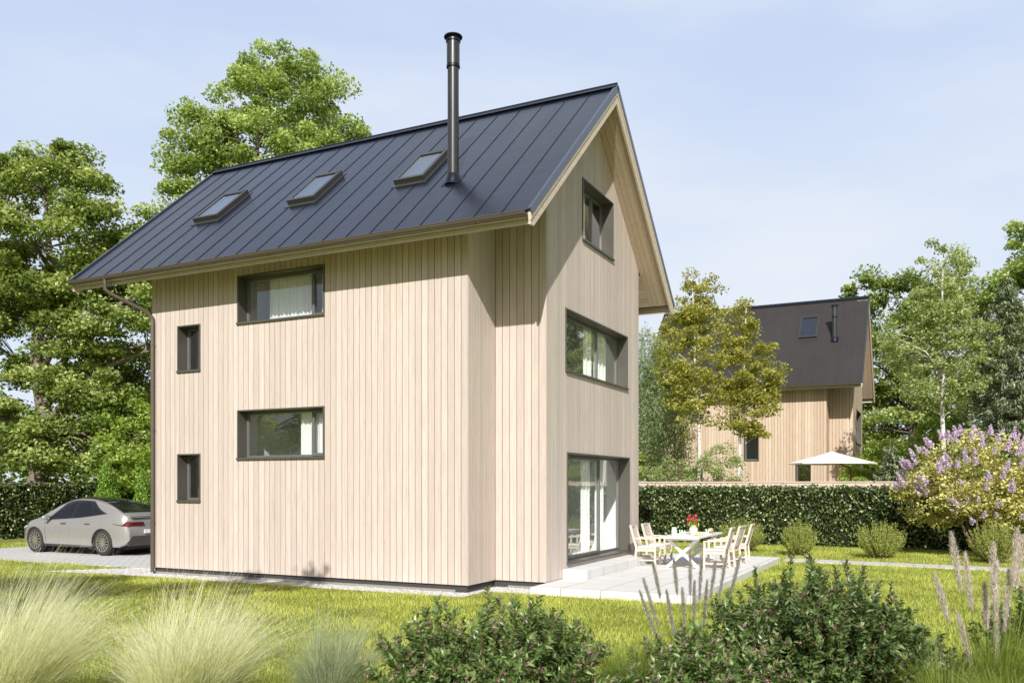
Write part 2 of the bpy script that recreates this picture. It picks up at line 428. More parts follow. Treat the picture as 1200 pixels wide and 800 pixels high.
def window(root, name, axis, plane, out, u0, u1, z0, z1, mull=(), curtains=(), depth=.30, far=False, operable=None, fullroom=True):
    """deep metal reveal, sash frame, panes, optional mullions [(u)] and curtains [(u0,u1)]"""
    T = .03
    m = MB()
    wbox(m, axis, plane, out, u0, u0 + T, -depth, .045, z0, z1)
    wbox(m, axis, plane, out, u1 - T, u1, -depth, .045, z0, z1)
    wbox(m, axis, plane, out, u0 + T, u1 - T, -depth, .045, z1 - T, z1)
    win = m.build(name, M['frame'], root, bevel=0 if far else .003)
    m = MB(); wbox(m, axis, plane, out, u0 - .01, u1 + .01, -depth, .07, z0 - .02, z0 + .025); m.build('sill', M['frame'], win, bevel=0 if far else .004)
    m = MB(); a, b, c, d = u0 + T, u1 - T, z0 + .026, z1 - T; fw = .055; D0, D1 = -depth + .01, -depth + .07
    wbox(m, axis, plane, out, a, a + fw, D0, D1, c, d); wbox(m, axis, plane, out, b - fw, b, D0, D1, c, d)
    wbox(m, axis, plane, out, a + fw, b - fw, D0, D1, c, c + fw); wbox(m, axis, plane, out, a + fw, b - fw, D0, D1, d - fw, d)
    for u in mull: wbox(m, axis, plane, out, u - .035, u + .035, D0, D1 + .004, c + fw, d - fw)
    if operable:
        o0, o1 = operable; q = .045; e0, e1 = D1 + .001, D1 + .022
        wbox(m, axis, plane, out, o0, o0 + q, D1 - .02, e1, c + fw * .4, d - fw * .4); wbox(m, axis, plane, out, o1 - q, o1, D1 - .02, e1, c + fw * .4, d - fw * .4)
        wbox(m, axis, plane, out, o0 + q, o1 - q, D1 - .02, e1, c + fw * .4, c + fw * .4 + q + .02); wbox(m, axis, plane, out, o0 + q, o1 - q, D1 - .02, e1, d - fw * .4 - q - .02, d - fw * .4)
    m.build('sash', M['sash'], win, bevel=0 if far else .003)
    edges = [a + fw] + sorted(sum([[u - .035, u + .035] for u in mull], [])) + [b - fw]
    for i in range(0, len(edges), 2):
        pm = MB(); pm.face([wpt(axis, plane, out, edges[i], D0 + .03, c + fw), wpt(axis, plane, out, edges[i + 1], D0 + .03, c + fw), wpt(axis, plane, out, edges[i + 1], D0 + .03, d - fw), wpt(axis, plane, out, edges[i], D0 + .03, d - fw)])
        pm.build('pane', M['glass'], win)
    for (k0, k1) in curtains:
        cm = MB(); n = max(8, int(abs(k1 - k0) * 60)); 
        for i in range(n):
            ua, ub = k0 + (k1 - k0) * i / n, k0 + (k1 - k0) * (i + 1) / n
            da, db = [-depth - .07 + .028 * math.sin(x * 58) + .012 * math.sin(x * 23 + 1) for x in (ua, ub)]
            cm.face([wpt(axis, plane, out, ua, da, z0 + .03), wpt(axis, plane, out, ub, db, z0 + .03), wpt(axis, plane, out, ub, db, z1 - .01), wpt(axis, plane, out, ua, da, z1 - .01)], .5)
        cm.build('curtain', M['curtain'], win, smooth=True)
    return win

def make_house(root, xr, yf, ze, slope, front_wins, gable_wins, skylights, flue, wood, roofm, ground=0, far=False, rec=1.15, hb=4.58, blen=8.6):
    """xr: outer face of the right gable; yf: outer face of the front bay; ze: height of the eave edge of the sheet; the bay is set in from both gables"""
    xb = xr - 1.15; xa = xb - blen; xl = xa - 1.15      # bay right / left, left gable
    yc = yf + rec; y2 = yf + 7.06                        # core front / back walls
    ye = yf - .86; yr = ye + hb; al = math.atan(slope); ca, sa = math.cos(al), math.sin(al)
    xR, xL = xr + .58, xl - .56; L = hb / ca
    TK = .27                                            # roof thickness under the sheet
    def zund(y):                                        # underside of the roof at depth y
        yy = y if y <= yr else 2 * yr - y
        return ze + (yy - ye) * slope - TK / ca
    th = .022
    zb = ground + SILLH
    # cladding
    def ztf(yv): 
        f = lambda u: zund(yv) - .002
        return f
    gz = lambda u: zund(u) - .002
    gz.breaks = [yr]
    fh = [(a, b, c, d) for (a, b, c, d, *_) in front_wins]; gh = [(a, b, c, d) for (a, b, c, d, *_) in gable_wins]
    P = .15
    m = MB()
    strips(m, 'x', yf + th, -1, xa, xb, zb, ztf(yf + th), fh, P, .012, th)
    strips(m, 'y', xb - th, 1, yf + th, yc, zb, gz, [], P * .77, .004, th)
    strips(m, 'y', xa + th, -1, yf + th, yc, zb, gz, [], P, .006, th)
    strips(m, 'x', yc + th, -1, xb, xr, zb, ztf(yc + th), [], .158, .012, th)
    strips(m, 'x', yc + th, -1, xl, xa, zb, ztf(yc + th), [], .158, .009, th)
    strips(m, 'y', xr - th, 1, yc + th, y2, zb, gz, gh, P * .66, .0035, th)
    strips(m, 'y', xl + th, -1, yc + th, y2, zb, gz, [], P, .006, th)
    strips(m, 'x', y2 - th, 1, xl, xr, zb, ztf(y2), [], P, .009, th)
    m.build('wall', wood, root, bevel=0 if far else .0025, seg=1)
    # dark backing and inner walls
    b = .16
    m = MB()
    strips(m, 'x', yf + th + b, -1, xa + .03, xb - .03, zb, ztf(yf + th), fh, 99, 0, b - .003)
    strips(m, 'y', xb - th - b, 1, yf + th + b, yc + .03, zb, gz, [], 99, 0, b - .003)
    strips(m, 'y', xa + th + b, -1, yf + th + b, yc + .03, zb, gz, [], 99, 0, b - .003)
    strips(m, 'x', yc + th + b, -1, xb - .03, xr - .03, zb, ztf(yc + th), [], 99, 0, b - .003)
    strips(m, 'x', yc + th + b, -1, xl + .03, xa + .03, zb, ztf(yc + th), [], 99, 0, b - .003)
    strips(m, 'y', xr - th - b, 1, yc + .03, y2 - .03, zb, gz, gh, 99, 0, b - .003)
    strips(m, 'y', xl + th + b, -1, yc + .03, y2 - .03, zb, gz, [], 99, 0, b - .003)
    strips(m, 'x', y2 - th - b, 1, xl + .03, xr - .03, zb, ztf(y2), [], 99, 0, b - .003)
    m.build('wall_backing', M['backing'], root)
    if not far:
        q = b + .02
        m = MB()
        iy0 = yf + q + .02; 
        strips(m, 'x', iy0 + .1, -1, xa + q, xb - q, zb, ztf(yf + .2), fh, 99, 0, .1)
        strips(m, 'y', xr - q - .12, 1, yc + q, y2 - q, zb, gz, gh, 99, 0, .1)
        strips(m, 'x', y2 - q - .1, 1, xl + q, xr - q, zb, ztf(y2), [], 99, 0, .05)
        strips(m, 'y', xl + q + .1, -1, yc + q, y2 - q, zb, gz, [], 99, 0, .05)
        # partitions
        m.box(xb - .35, xb - .23, yf + .32, yf + 3.3, .42, 7.25) ; m.box(-14.4, -14.3, yf + .32, yf + 3.0, .42, 7.25)
        m.box(xa + .25, xb - .4, yf + 3.3, yf + 3.42, .42, 8.7)
        for zf in (.18, 3.84, 6.84):
            m.box(xa + .22, xb - .22, yf + .32, y2 - .35, zf, zf + .22) 
            m.box(xb - .22, xr - .32, yc + .32, y2 - .35, zf, zf + .22)
        m.build('interior_wall', M['plaster'], root)
    # plinth
    m = MB(); i = .05
    m.box(xa + i, xb - i, yf + i, yf + 3, ground - .3, zb + .04); m.box(xl + i, xr - i, yc + i, y2 - i, ground - .3, zb + .04)
    m.build('plinth', M['plinth'], root)
    m = MB(); i = .02
    m.box(xa + i, xb - .30, yf + i, yf + .05, ground - .3, ground + .055); m.box(xb + .28, xr - .0, yc + i, yc + .05, ground - .3, ground + .055)
    m.build('kerb', M['curb'], root)
    # windows
    for wv in front_wins: window(root, 'window', 'x', yf + th, -1, *wv[:4], far=far, **wv[4])
    for wv in gable_wins: 
        d = dict(wv[4]); nm = d.pop('name', 'window'); window(root, nm, 'y', xr - th, 1, *wv[:4], far=far, **d)
    # roof
    def rp(side, x, s, h):
        y = ye + s * ca - h * sa; z = ze + s * sa + h * ca
        return (x, y if side < 0 else 2 * yr - y, z)
    def slab(m, side, x0, x1, s0, s1, h0, h1, r=None, s0b=None):
        s0b = s0 if s0b is None else s0b
        p = [rp(side, x0, s0, h0), rp(side, x1, s0, h0), rp(side, x1, s1, h0), rp(side, x0, s1, h0), rp(side, x0, s0b, h1), rp(side, x1, s0b, h1), rp(side, x1, s1, h1), rp(side, x0, s1, h1)]
        m.hexa(p, r)
    m = MB(); npan = int(round((xR - xL) / .585)); pw = (xR - xL) / npan
    for side in (-1, 1):
        for k in range(npan):
            slab(m, side, xL + k * pw, xL + (k + 1) * pw, 0, L, -.04, 0)
    roof = m.build('roof', roofm, root)
    m = MB()
    for side in (-1, 1):
        for k in range(1, npan):
            x = xL + k * pw
            slab(m, side, x - .005, x + .005, .01, L - .05, .001, .010)
    m.build('standing_seam', roofm if far else M['trim_dark'], roof)
    m = MB()
    for side in (-1, 1): slab(m, side, xL - .01, xR + .01, L - .16, L + .01, .031, .05)
    m.tube([(xL - .012, yr, ze + hb * slope + .045), (xR + .012, yr, ze + hb * slope + .045)], .035, 10)
    m.build('ridge_cap', M['trim_dark'], roof)
    for x0, x1 in ((xL - .03, xL + .03), (xR - .03, xR + .03)):
        for side in (-1, 1):
            m = MB(); slab(m, side, x0, x1, -.03, L, -.085, .035); m.build('verge_trim', M['trim'], roof)
    # timber underside
    m = MB()
    for side in (-1, 1):
        s0 = .235
        for x0, x1 in ((xr, xR - .045), (xL + .045, xl)):
            n = 4; d = (x1 - x0) / n
            for k in range(n): slab(m, side, x0 + k * d + .003, x0 + (k + 1) * d - .003, s0, L, -TK, -TK + .02)
        # eave boards between the gables
        n = 7; d = 1.0 / n
        for k in range(n): slab(m, side, xl, xr, s0 + k * d + .003, s0 + (k + 1) * d - .003, -TK, -TK + .02)
    m.build('soffit', M['soffit'], roof)
    m = MB()
    for side in (-1, 1):
        slab(m, side, xL + .044, xR - .044, .23, L - .06, -TK + .021, -.045)
    m.build('roof_deck', M['backing'], roof)
    for x0, x1 in ((xL, xL + .042), (xR - .042, xR)):
        m = MB()
        for side in (-1, 1):
            # bargeboard with plumb-cut top and level foot
            y0 = ye; zt0 = ze - .05 / ca
            hgt = (TK - .02) / ca
            def yy(y): return y if side < 0 else 2 * yr - y
            pts = [(y0 + .0, ze - .05), (yr, ze + hb * slope - .05 / ca), (yr, ze + hb * slope - .05 / ca - hgt), (y0 + .17, ze + .17 * slope - .05 / ca - hgt), (y0 + .05, ze + .17 * slope - .05 / ca - hgt)]
            a = [(x0, yy(y), z) for y, z in pts]; c = [(x1, yy(y), z) for y, z in pts]; k = len(pts)
            m.poly(a + c, [tuple(range(k - 1, -1, -1)), tuple(range(k, 2 * k))] + [(i, (i + 1) % k, k + (i + 1) % k, k + i) for i in range(k)], .6)
            # upper lath
            e = .016 if x0 > xr else -.016
            xx0, xx1 = (x1, x1 + .016) if x0 > xr else (x0 - .016, x0)
            pts = [(y0 + .0, ze - .055), (yr, ze + hb * slope - .055 / ca), (yr, ze + hb * slope - .15 / ca), (y0 + .02, ze + .02 * slope - .15 / ca)]
            a = [(xx0, yy(y), z) for y, z in pts]; c = [(xx1, yy(y), z) for y, z in pts]; k = 4
            m.poly(a + c, [tuple(range(k - 1, -1, -1)), tuple(range(k, 2 * k))] + [(i, (i + 1) % k, k + (i + 1) % k, k + i) for i in range(k)], .75)
        m.build('bargeboard', M['barge'], roof)
    for side in (-1, 1):
        m = MB(); ya, yb2 = (ye + .12, ye + .15) if side < 0 else (2 * yr - ye - .15, 2 * yr - ye - .12)
        m.box(xL + .045, xR - .045, ya, yb2, ze - .215, ze - .02); m.build('fascia', M['fascia'], roof)
        # half-round gutter
        gy = ye - .035 if side < 0 else 2 * yr - ye + .035; gz0 = ze - .045; gr = .078
        vs = []; fs = []; n = 12; xg0, xg1 = xL + .0, xR - .05
        for ri, rad in enumerate((gr, gr - .006)):
            for k in range(n + 1):
                a = math.pi * k / n
                for x in (xg0, xg1): vs.append((x, gy - rad * math.cos(a), gz0 - rad * math.sin(a)))
        for ri in range(2):
            o_ = ri * 2 * (n + 1)
            for k in range(n): fs.append((o_ + 2 * k, o_ + 2 * k + 1, o_ + 2 * k + 3, o_ + 2 * k + 2))
        m = MB(); m.poly(vs, fs)
        for x in (xg0, xg1 - .01):
            m.poly([(x, gy - gr * math.cos(math.pi * k / n), gz0 - gr * math.sin(math.pi * k / n)) for k in range(n + 1)], [tuple(range(n + 1))])
        m.tube([(xg0, gy - gr, gz0 + .004), (xg1, gy - gr, gz0 + .004)], .011, 8)
        x = xg0 + .3
        while x < xg1 and not far:
            m.tube([(x, gy - (gr + .004) * math.cos(math.pi * k / 8), gz0 - (gr + .004) * math.sin(math.pi * k / 8)) for k in range(9)], .008, 6); x += .97
        m.build('gutter', M['gutter'], roof, auto=50)
    if not far:
        xd = xa + .10; m = MB(); gy = ye - .045; xo = xa - .48
        pts = [(xo, gy, ze - .09), (xo, gy, ze - .33), (xo + .06, gy + .08, ze - .42)]
        tgt = Vector((xd, yf - .07, ze - .83))
        st = Vector(pts[-1]); 
        pts += [tuple(st + (tgt - st) * k) for k in (.3, .6, .85)] + [(xd - .01, yf - .072, ze - .90), (xd, yf - .07, ze - 1.0), (xd, yf - .07, ze - 1.2), (xd, yf - .07, zb - .1)]
        m.tube(pts, .046, 14)
        for z in (1.2, 3.4, 5.4): m.tube([(xd, yf - .07, z), (xd, yf - .07, z + .035)], .053, 14)
        m.build('downpipe', M['gutter'], root, auto=50)
    # skylights
    for (x0, x1, s0, s1) in skylights:
        m = MB(); f = .085
        slab(m, -1, x0, x0 + f, s0, s1, .002, .12); slab(m, -1, x1 - f, x1, s0, s1, .002, .12)
        slab(m, -1, x0 + f, x1 - f, s0, s0 + f * 1.1, .002, .12); slab(m, -1, x0 + f, x1 - f, s1 - f * 1.3, s1, .002, .13)
        slab(m, -1, x0 - .05, x1 + .05, s0 - .12, s1 + .08, .001, .012)
        sk = m.build('skylight', M['skyframe'], roof, bevel=0 if far else .006)
        m = MB(); m.face([rp(-1, x0 + f, s0 + f, .105), rp(-1, x1 - f, s0 + f, .105), rp(-1, x1 - f, s1 - f, .105), rp(-1, x0 + f, s1 - f, .105)]); m.build('pane', M['skyglass'], sk)
        m = MB(); slab(m, -1, x0 + f * .6, x1 - f * .6, s0 + f * .6, s1 - f * .6, -.0, .02); m.build('blind', M['sash'], sk)
    # flue
    fx, fs, ftop = flue
    p = rp(-1, fx, fs, 0); z0 = p[2] - .25; c = (fx, p[1], 0)
    m = MB(); m.lathe([(.001, z0), (.115, z0), (.115, ftop - .60), (.128, ftop - .595), (.132, ftop - .60), (.132, ftop - .05), (.001, ftop - .05)], c, 28)
    fl = m.build('flue_pipe', M['pipe'], roof, auto=40)
    m = MB(); m.lathe([(.118, ftop - .66), (.139, ftop - .655), (.139, ftop - .61), (.118, ftop - .60)], c, 28); m.build('collar', M['trim_dark'], fl, auto=40)
    m = MB(); m.lathe([(.10, ftop - .14), (.15, ftop - .13), (.150, ftop - .105), (.12, ftop - .10), (.12, ftop - .06), (.185, ftop - .045), (.192, ftop - .03), (.185, ftop - .015), (.15, ftop), (.001, ftop + .002)], c, 28); m.build('cap', M['trim_dark'], fl, auto=40)
    m = MB(); slab(m, -1, fx - .20, fx + .20, fs - .20, fs + .24, .001, .010)
    m.lathe([(.19, p[2] - .09), (.15, p[2] + .0), (.124, p[2] + .13), (.118, p[2] + .135)], c, 28); m.build('flashing', M['trim_dark'], fl, auto=50)
    return dict(xr=xr, xb=xb, xa=xa, xl=xl, yc=yc, y2=y2, rp=rp)
M['trim_dark'] = m_plain('seam_metal', (.018, .022, .034), .38, .5)
M['skyglass'] = m_glass('skylight_glass', .10, (.30, .34, .42), 1.2)
M['skyframe'] = m_plain('skylight_metal', (.055, .055, .053), .4, .2)

house = thing('house', 'tall three storey larch clad house with blue black standing seam roof filling the middle', 'house', (-12.5, 18.4, 0))
FW = [(-15.94, -15.22, 4.73, 5.80, dict(curtains=[(-15.62, -15.45)])),
      (-15.94, -15.22, 1.72, 2.82, dict(curtains=[(-15.62, -15.45)])),
      (-14.09, -11.66, 5.70, 6.77, dict(mull=[-12.17], operable=(-12.17, -11.72), curtains=[(-13.5, -12.25), (-12.05, -11.7)])),
      (-14.09, -11.66, 2.68, 3.77, dict(mull=[-12.17], operable=(-12.17, -11.72), curtains=[(-12.62, -12.15), (-12.1, -11.72)]))]
GW = [(17.71, 19.71, 7.49, 8.86, dict(mull=[18.95], curtains=[(17.76, 18.85)])),
      (16.75, 20.77, 4.50, 5.82, dict(mull=[17.2, 19.3], curtains=[(16.8, 17.15), (18.75, 19.25), (19.4, 20.2)])),
      (16.84, 20.92, .44, 2.79, dict(name='terrace_door', mull=[17.22, 19.45], operable=(17.22, 19.45), curtains=[(18.62, 19.12), (19.55, 20.1)]))]
H1 = make_house(house, -7.04, 14.63, 6.95, .885, FW, GW,
                [(-16.33, -15.53, 2.32, 3.70), (-13.42, -12.64, 2.36, 3.74), (-10.5, -9.74, 2.38, 3.76)], (-8.91, 2.05, 11.27), M['wood'], M['roof'])
house2 = thing('house', 'smaller looking timber clad house with black roof far behind the hedge and birches', 'house', (-9, 50, 0))
NW = [(-12.1, -11.37, 5.46, 6.84, {}), (-12.1, -11.37, 1.5, 3.0, {}), (-9.2, -8.42, 3.38, 4.92, {}), (-6.6, -5.84, 1.3, 3.31, {})]
NG = [(49.0, 52.0, 4.3, 6.1, {}), (48.9, 52.0, .5, 2.7, {}), (49.2, 51, 7.7, 9.2, {})]
H2 = make_house(house2, -3.95, 46.0, 7.1, 1.085, NW, NG, [(-6.68, -5.75, 3.65, 5.42), (-12.1, -11.5, 4.0, 5.3)], (-4.86, 3.39, 11.4), M['wood_far'], M['roof_far'], far=True, hb=4.62, blen=7.75)

# ------------------------------------------------------------------ ground
def sheet(name, pts, z, mat, sub=None):
    m = MB(); m.face([(x, y, z) for x, y in pts]); o = m.build(name, mat); tag(o, kind='structure'); return o
sheet('lawn', [(-700, -700), (700, -700), (700, 700), (-700, 700)], 0, M['lawn'])
def slabthing(name, pts, z0, z1, mat):
    m = MB(); k = len(pts)
    m.poly([(x, y, z0) for x, y in pts] + [(x, y, z1) for x, y in pts], [tuple(range(k - 1, -1, -1)), tuple(range(k, 2 * k))] + [(i, (i + 1) % k, k + (i + 1) % k, k + i) for i in range(k)])
    o = m.build(name, mat, bevel=.012); tag(o, kind='structure'); return o
DR = [(-27.7, 15.4), (-19.8, 15.35), (-16.3, 15.2), (-16.3, 21.0), (-27.7, 21.0)]
slabthing('driveway', DR, -.1, .02, M['drive'])
TER = (-7.03, -3.87, 15.0, 24.2)
slabthing('terrace', [(TER[0], TER[2]), (TER[1], TER[2]), (TER[1], TER[3]), (TER[0], TER[3])], -.2, .15, M['terrace'])
slabthing('door_step', [(-7.035, 16.6), (-6.5, 16.6), (-6.5, 21.2), (-7.035, 21.2)], .151, .35, M['terrace'])
PATH = [(-3.86, 24.55), (9, 23.5), (9, 24.3), (-3.86, 25.45)]
slabthing('garden_path', PATH, -.1, .03, M['path'])
GR = [[(-17.1, 14.02), (-7.98, 14.02), (-7.98, 15.0), (-7.04, 15.0), (-7.04, 15.9), (-17.1, 15.9)], [(-19.6, 13.75), (-17.1, 14.02), (-17.1, 15.3), (-18.2, 15.35)]]
m = MB()
for g in GR: m.face([(x, y, .008) for x, y in g])
tag(m.build('gravel_strip', M['gravel']), kind='structure')

def inpoly(X, Y, P):
    c = np.zeros(len(X), bool); n = len(P)
    for i in range(n):
        x0, y0 = P[i]; x1, y1 = P[(i + 1) % n]
        with np.errstate(divide='ignore', invalid='ignore'):
            t_ = ((y0 > Y) != (y1 > Y)) & (X < (x1 - x0) * (Y - y0) / (y1 - y0 + 1e-12) + x0)
        c ^= t_
    return c

# pebbles
n = 16000; X = RNG.uniform(-19.6, -7.0, n); Y = RNG.uniform(13.7, 15.95, n)
k = inpoly(X, Y, GR[0]) | inpoly(X, Y, GR[1]); k &= ~((X > -16.85) & (X < -8.15) & (Y > 14.62)); X, Y = X[k], Y[k]; n = len(X)
s = RNG.uniform(.012, .026, n); a = RNG.uniform(0, 6.28, n)
base = np.array([[1, 0, 0], [-.5, .87, 0], [-.5, -.87, 0], [0, 0, .75]])
V = np.zeros((n, 4, 3))
for i in range(4):
    bx, by, bz = base[i]
    V[:, i, 0] = X + s * (bx * np.cos(a) - by * np.sin(a)); V[:, i, 1] = Y + s * (bx * np.sin(a) + by * np.cos(a)); V[:, i, 2] = .006 + s * bz
F = (np.arange(n)[:, None, None] * 4 + np.array([[0, 1, 3], [1, 2, 3], [2, 0, 3]])[None]).reshape(-1, 3)
o = mesh_np('pebbles', V.reshape(-1, 3), F, M['pebble'], rnd=np.repeat(RNG.uniform(0, 1, n), 3))
tag(o, 'white gravel pebbles along the foot of the house', 'gravel', kind='stuff')

# grass blades over the lawn
def grass(n, r0, r1, h0, h1, w0, name, label, a0=-.80, a1=.72):
    r = RNG.uniform(r0, r1, n); a = RNG.uniform(a0, a1, n) + math.pi / 2 + TH
    X = r * np.cos(a); Y = r * np.sin(a)
    k = ~(inpoly(X, Y, DR) | inpoly(X, Y, PATH) | inpoly(X, Y, GR[0]) | inpoly(X, Y, GR[1]))
    k &= ~((X > TER[0]) & (X < TER[1]) & (Y > TER[2]) & (Y < TER[3]))
    k &= ~((X > -17.9) & (X < -7.04) & (Y > 15.2) & (Y < 21.7)) & (Y < 31.4) & (X > -32.2) & ~((X > -16.8) & (X < -8.19) & (Y > 14.6) & (Y < 22))
    X, Y, r = X[k], Y[k], r[k]; n = len(X)
    # patches of taller and shorter grass
    pat = (np.sin(X * 2.1 + 1.3 * np.sin(Y * 1.7)) * np.sin(Y * 2.6 + np.sin(X * 1.1)) + 1) / 2
    h = RNG.uniform(h0, h1, n) * (.65 + .6 * pat); wd = w0 * RNG.uniform(.7, 1.3, n) * (.6 + r / 22)
    b = RNG.uniform(0, 6.28, n); ln = h * RNG.uniform(.1, .9, n); lb = RNG.uniform(0, 6.28, n)
    V = np.zeros((n, 3, 3))
    V[:, 0] = np.stack([X - wd * np.cos(b), Y - wd * np.sin(b), np.zeros(n)], 1)
    V[:, 1] = np.stack([X + wd * np.cos(b), Y + wd * np.sin(b), np.zeros(n)], 1)
    V[:, 2] = np.stack([X + ln * np.cos(lb), Y + ln * np.sin(lb), h], 1)
    rn = np.clip(.45 + .35 * (pat - .5) + RNG.normal(0, .22, n), 0, 1)
    o = mesh_np(name, V.reshape(-1, 3), np.arange(3 * n).reshape(-1, 3), M['blade'], rnd=rn)
    tag(o, label, 'grass', kind='stuff')
grass(520000, 7.5, 36, .035, .085, .0045, 'lawn_grass', 'short sunlit yellow green lawn grass around the house')

# ------------------------------------------------------------------ foliage generators
def unit(n, rng=RNG):
    v = rng.normal(size=(n, 3)); return v / np.linalg.norm(v, axis=1)[:, None]
def leaf_quads(C, L, W, up=.5, ax=None, rng=RNG):
    """rhombic leaves at points C; up biases the normal upwards"""
    n = len(C); nm = unit(n, rng); nm[:, 2] = np.abs(nm[:, 2]) + up; nm /= np.linalg.norm(nm, axis=1)[:, None]
    a = unit(n, rng) if ax is None else ax + .45 * unit(n, rng)
    a = a - nm * np.sum(a * nm, 1)[:, None]; a /= (np.linalg.norm(a, axis=1)[:, None] + 1e-9)
    b = np.cross(nm, a); L = np.broadcast_to(L, n)[:, None]; W = np.broadcast_to(W, n)[:, None]
    fold = nm * (W * .25)
    V = np.stack([C - a * L * .5, C + b * W * .5 + fold - a * L * .06, C + a * L * .5, C - b * W * .5 + fold - a * L * .06], 1).reshape(-1, 3)
    return V
def leaves_obj(name, C, L, W, mat, parent, rnd, up=.5, ax=None):
    V = leaf_quads(C, L, W, up, ax)
    return mesh_np(name, V, np.arange(len(V)).reshape(-1, 4), mat, parent, rnd)

def crown_points(ells, n, rng, shell=.55):
    """points inside a union of ellipsoids, biased to the outside"""
    vol = np.array([e[3] * e[4] * e[5] for e in ells]) ** .8; idx = rng.choice(len(ells), n, p=vol / vol.sum())
    E = np.array(ells)[idx]; d = unit(n, rng); rr = rng.uniform(shell ** 3, 1, n) ** (1 / 3)
    P = E[:, :3] + d * rr[:, None] * E[:, 3:6]
    return P

def tree(name, label, base, ells, nclust, per, leaf, mat, trunk_r=.2, trunk_top=.8, bark='bark', cl=(.8, .45), limbs=8, group=None, up=.3, droop=0, shell=.5, seed=1, category='tree', limb_lo=.25, wid=.62, trunk_pts=None, branches=True):
    rng = np.random.default_rng(seed); rnd_ = random.Random(seed)
    root = thing(name, label, category, base, group)
    bx, by, bz = base
    E = [(bx + e[0], by + e[1], bz + e[2], e[3], e[4], e[5]) for e in ells]
    P = crown_points(E, nclust, rng, shell)
    zmax = max(e[2] + e[5] for e in E); zmin = min(e[2] - e[5] for e in E)
    # trunk
    tt = bz + (zmax - bz) * trunk_top; m = MB(); N = 9
    cx = np.average([e[0] for e in E], weights=[e[3] * e[5] for e in E]); cy = np.average([e[1] for e in E], weights=[e[3] * e[5] for e in E])
    tp = []
    for i in range(N + 1):
        f = i / N; s = f ** 1.5
        tp.append(Vector((bx + (cx - bx) * s + math.sin(i * 1.7 + seed) * trunk_r * .35 * (f > 0), by + (cy - by) * s + math.cos(i * 1.3 + seed) * trunk_r * .35 * (f > 0), bz - .1 + (tt - bz) * f)))
    tr = [trunk_r * (1.35 if i == 0 else 1) * (1 - .86 * (i / N) ** .9) + .008 for i in range(N + 1)]
    m.tube(tp, tr, 10)
    def trunk_at(z):
        f = min(max((z - bz) / (tt - bz), 0), .999) * N; i = int(f); return tp[i].lerp(tp[i + 1], f - i), tr[i] * (1 - (f - i)) + tr[i + 1] * (f - i)
    # limbs
    lp = []
    Lm = P[rng.choice(len(P), min(limbs, len(P)), replace=False)]
    for q in Lm:
        q = Vector(q); h = math.hypot(q.x - bx, q.y - by)
        z0 = max(bz + (tt - bz) * limb_lo * rnd_.uniform(.8, 1.3), min(q.z - h * rnd_.uniform(.45, .9), bz + (tt - bz) * .9)); a, ra = trunk_at(z0)
        mid = a.lerp(q, .5) + Vector((rnd_.uniform(-.3, .3), rnd_.uniform(-.3, .3), h * .12))
        pts = [a, a.lerp(mid, .5) + Vector((0, 0, .04 * h)), mid, mid.lerp(q, .55), q]; r0 = ra * .55
        m.tube(pts, [r0, r0 * .8, r0 * .6, r0 * .4, r0 * .15 + .004], 7)
        for k in range(1, 5): lp.append((pts[k], r0 * (1 - k * .2)))
        lp.append((pts[1].lerp(pts[2], .5), r0 * .7)); lp.append((pts[2].lerp(pts[3], .5), r0 * .5))
    for z in np.linspace(bz + (tt - bz) * max(limb_lo, .3), tt, 10):
        a, ra = trunk_at(z); lp.append((a, ra * .5))
    if branches:
        A = np.array([p for p, _ in lp])
        for q in P:
            d = A - q; dist = np.linalg.norm(d, axis=1) + np.maximum(0, A[:, 2] - q[2]) * 1.2; j = int(np.argmin(dist)); a, ra = lp[j]
            if dist[j] > .25:
                q = Vector(q); mid = a.lerp(q, .55) + Vector((0, 0, .08 * dist[j])); r0 = min(ra * .6, .012 + dist[j] * .012)
                m.tube([a, mid, q], [r0, r0 * .65, .005], 5, caps=False)
    m.build('trunk', M[bark], root, smooth=True)
    # leaves in flattened pads
    n = nclust * per; ci = np.repeat(np.arange(nclust), per)
    rad = rng.uniform(.55, 1.25, nclust)[ci]
    d = unit(n, rng) * (rng.uniform(0, 1, n) ** .45)[:, None]
    C = P[ci] + d * rad[:, None] * np.array([cl[0], cl[0], cl[1]])
    hr = np.hypot(d[:, 0], d[:, 1]); C[:, 2] -= (hr ** 2) * cl[0] * .28 * rad
    if droop: C[:, 2] -= rng.uniform(0, 1, n) ** 1.4 * droop
    rn = np.clip(.34 * rng.uniform(0, 1, nclust)[ci] + .33 * (d[:, 2] * .5 + .5) + rng.uniform(0, .38, n), 0, 1)  # pads darker below and paler on top, shading put into the leaf tone
    L = leaf * rng.uniform(.65, 1.3, n)
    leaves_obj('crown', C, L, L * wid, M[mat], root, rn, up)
    return root

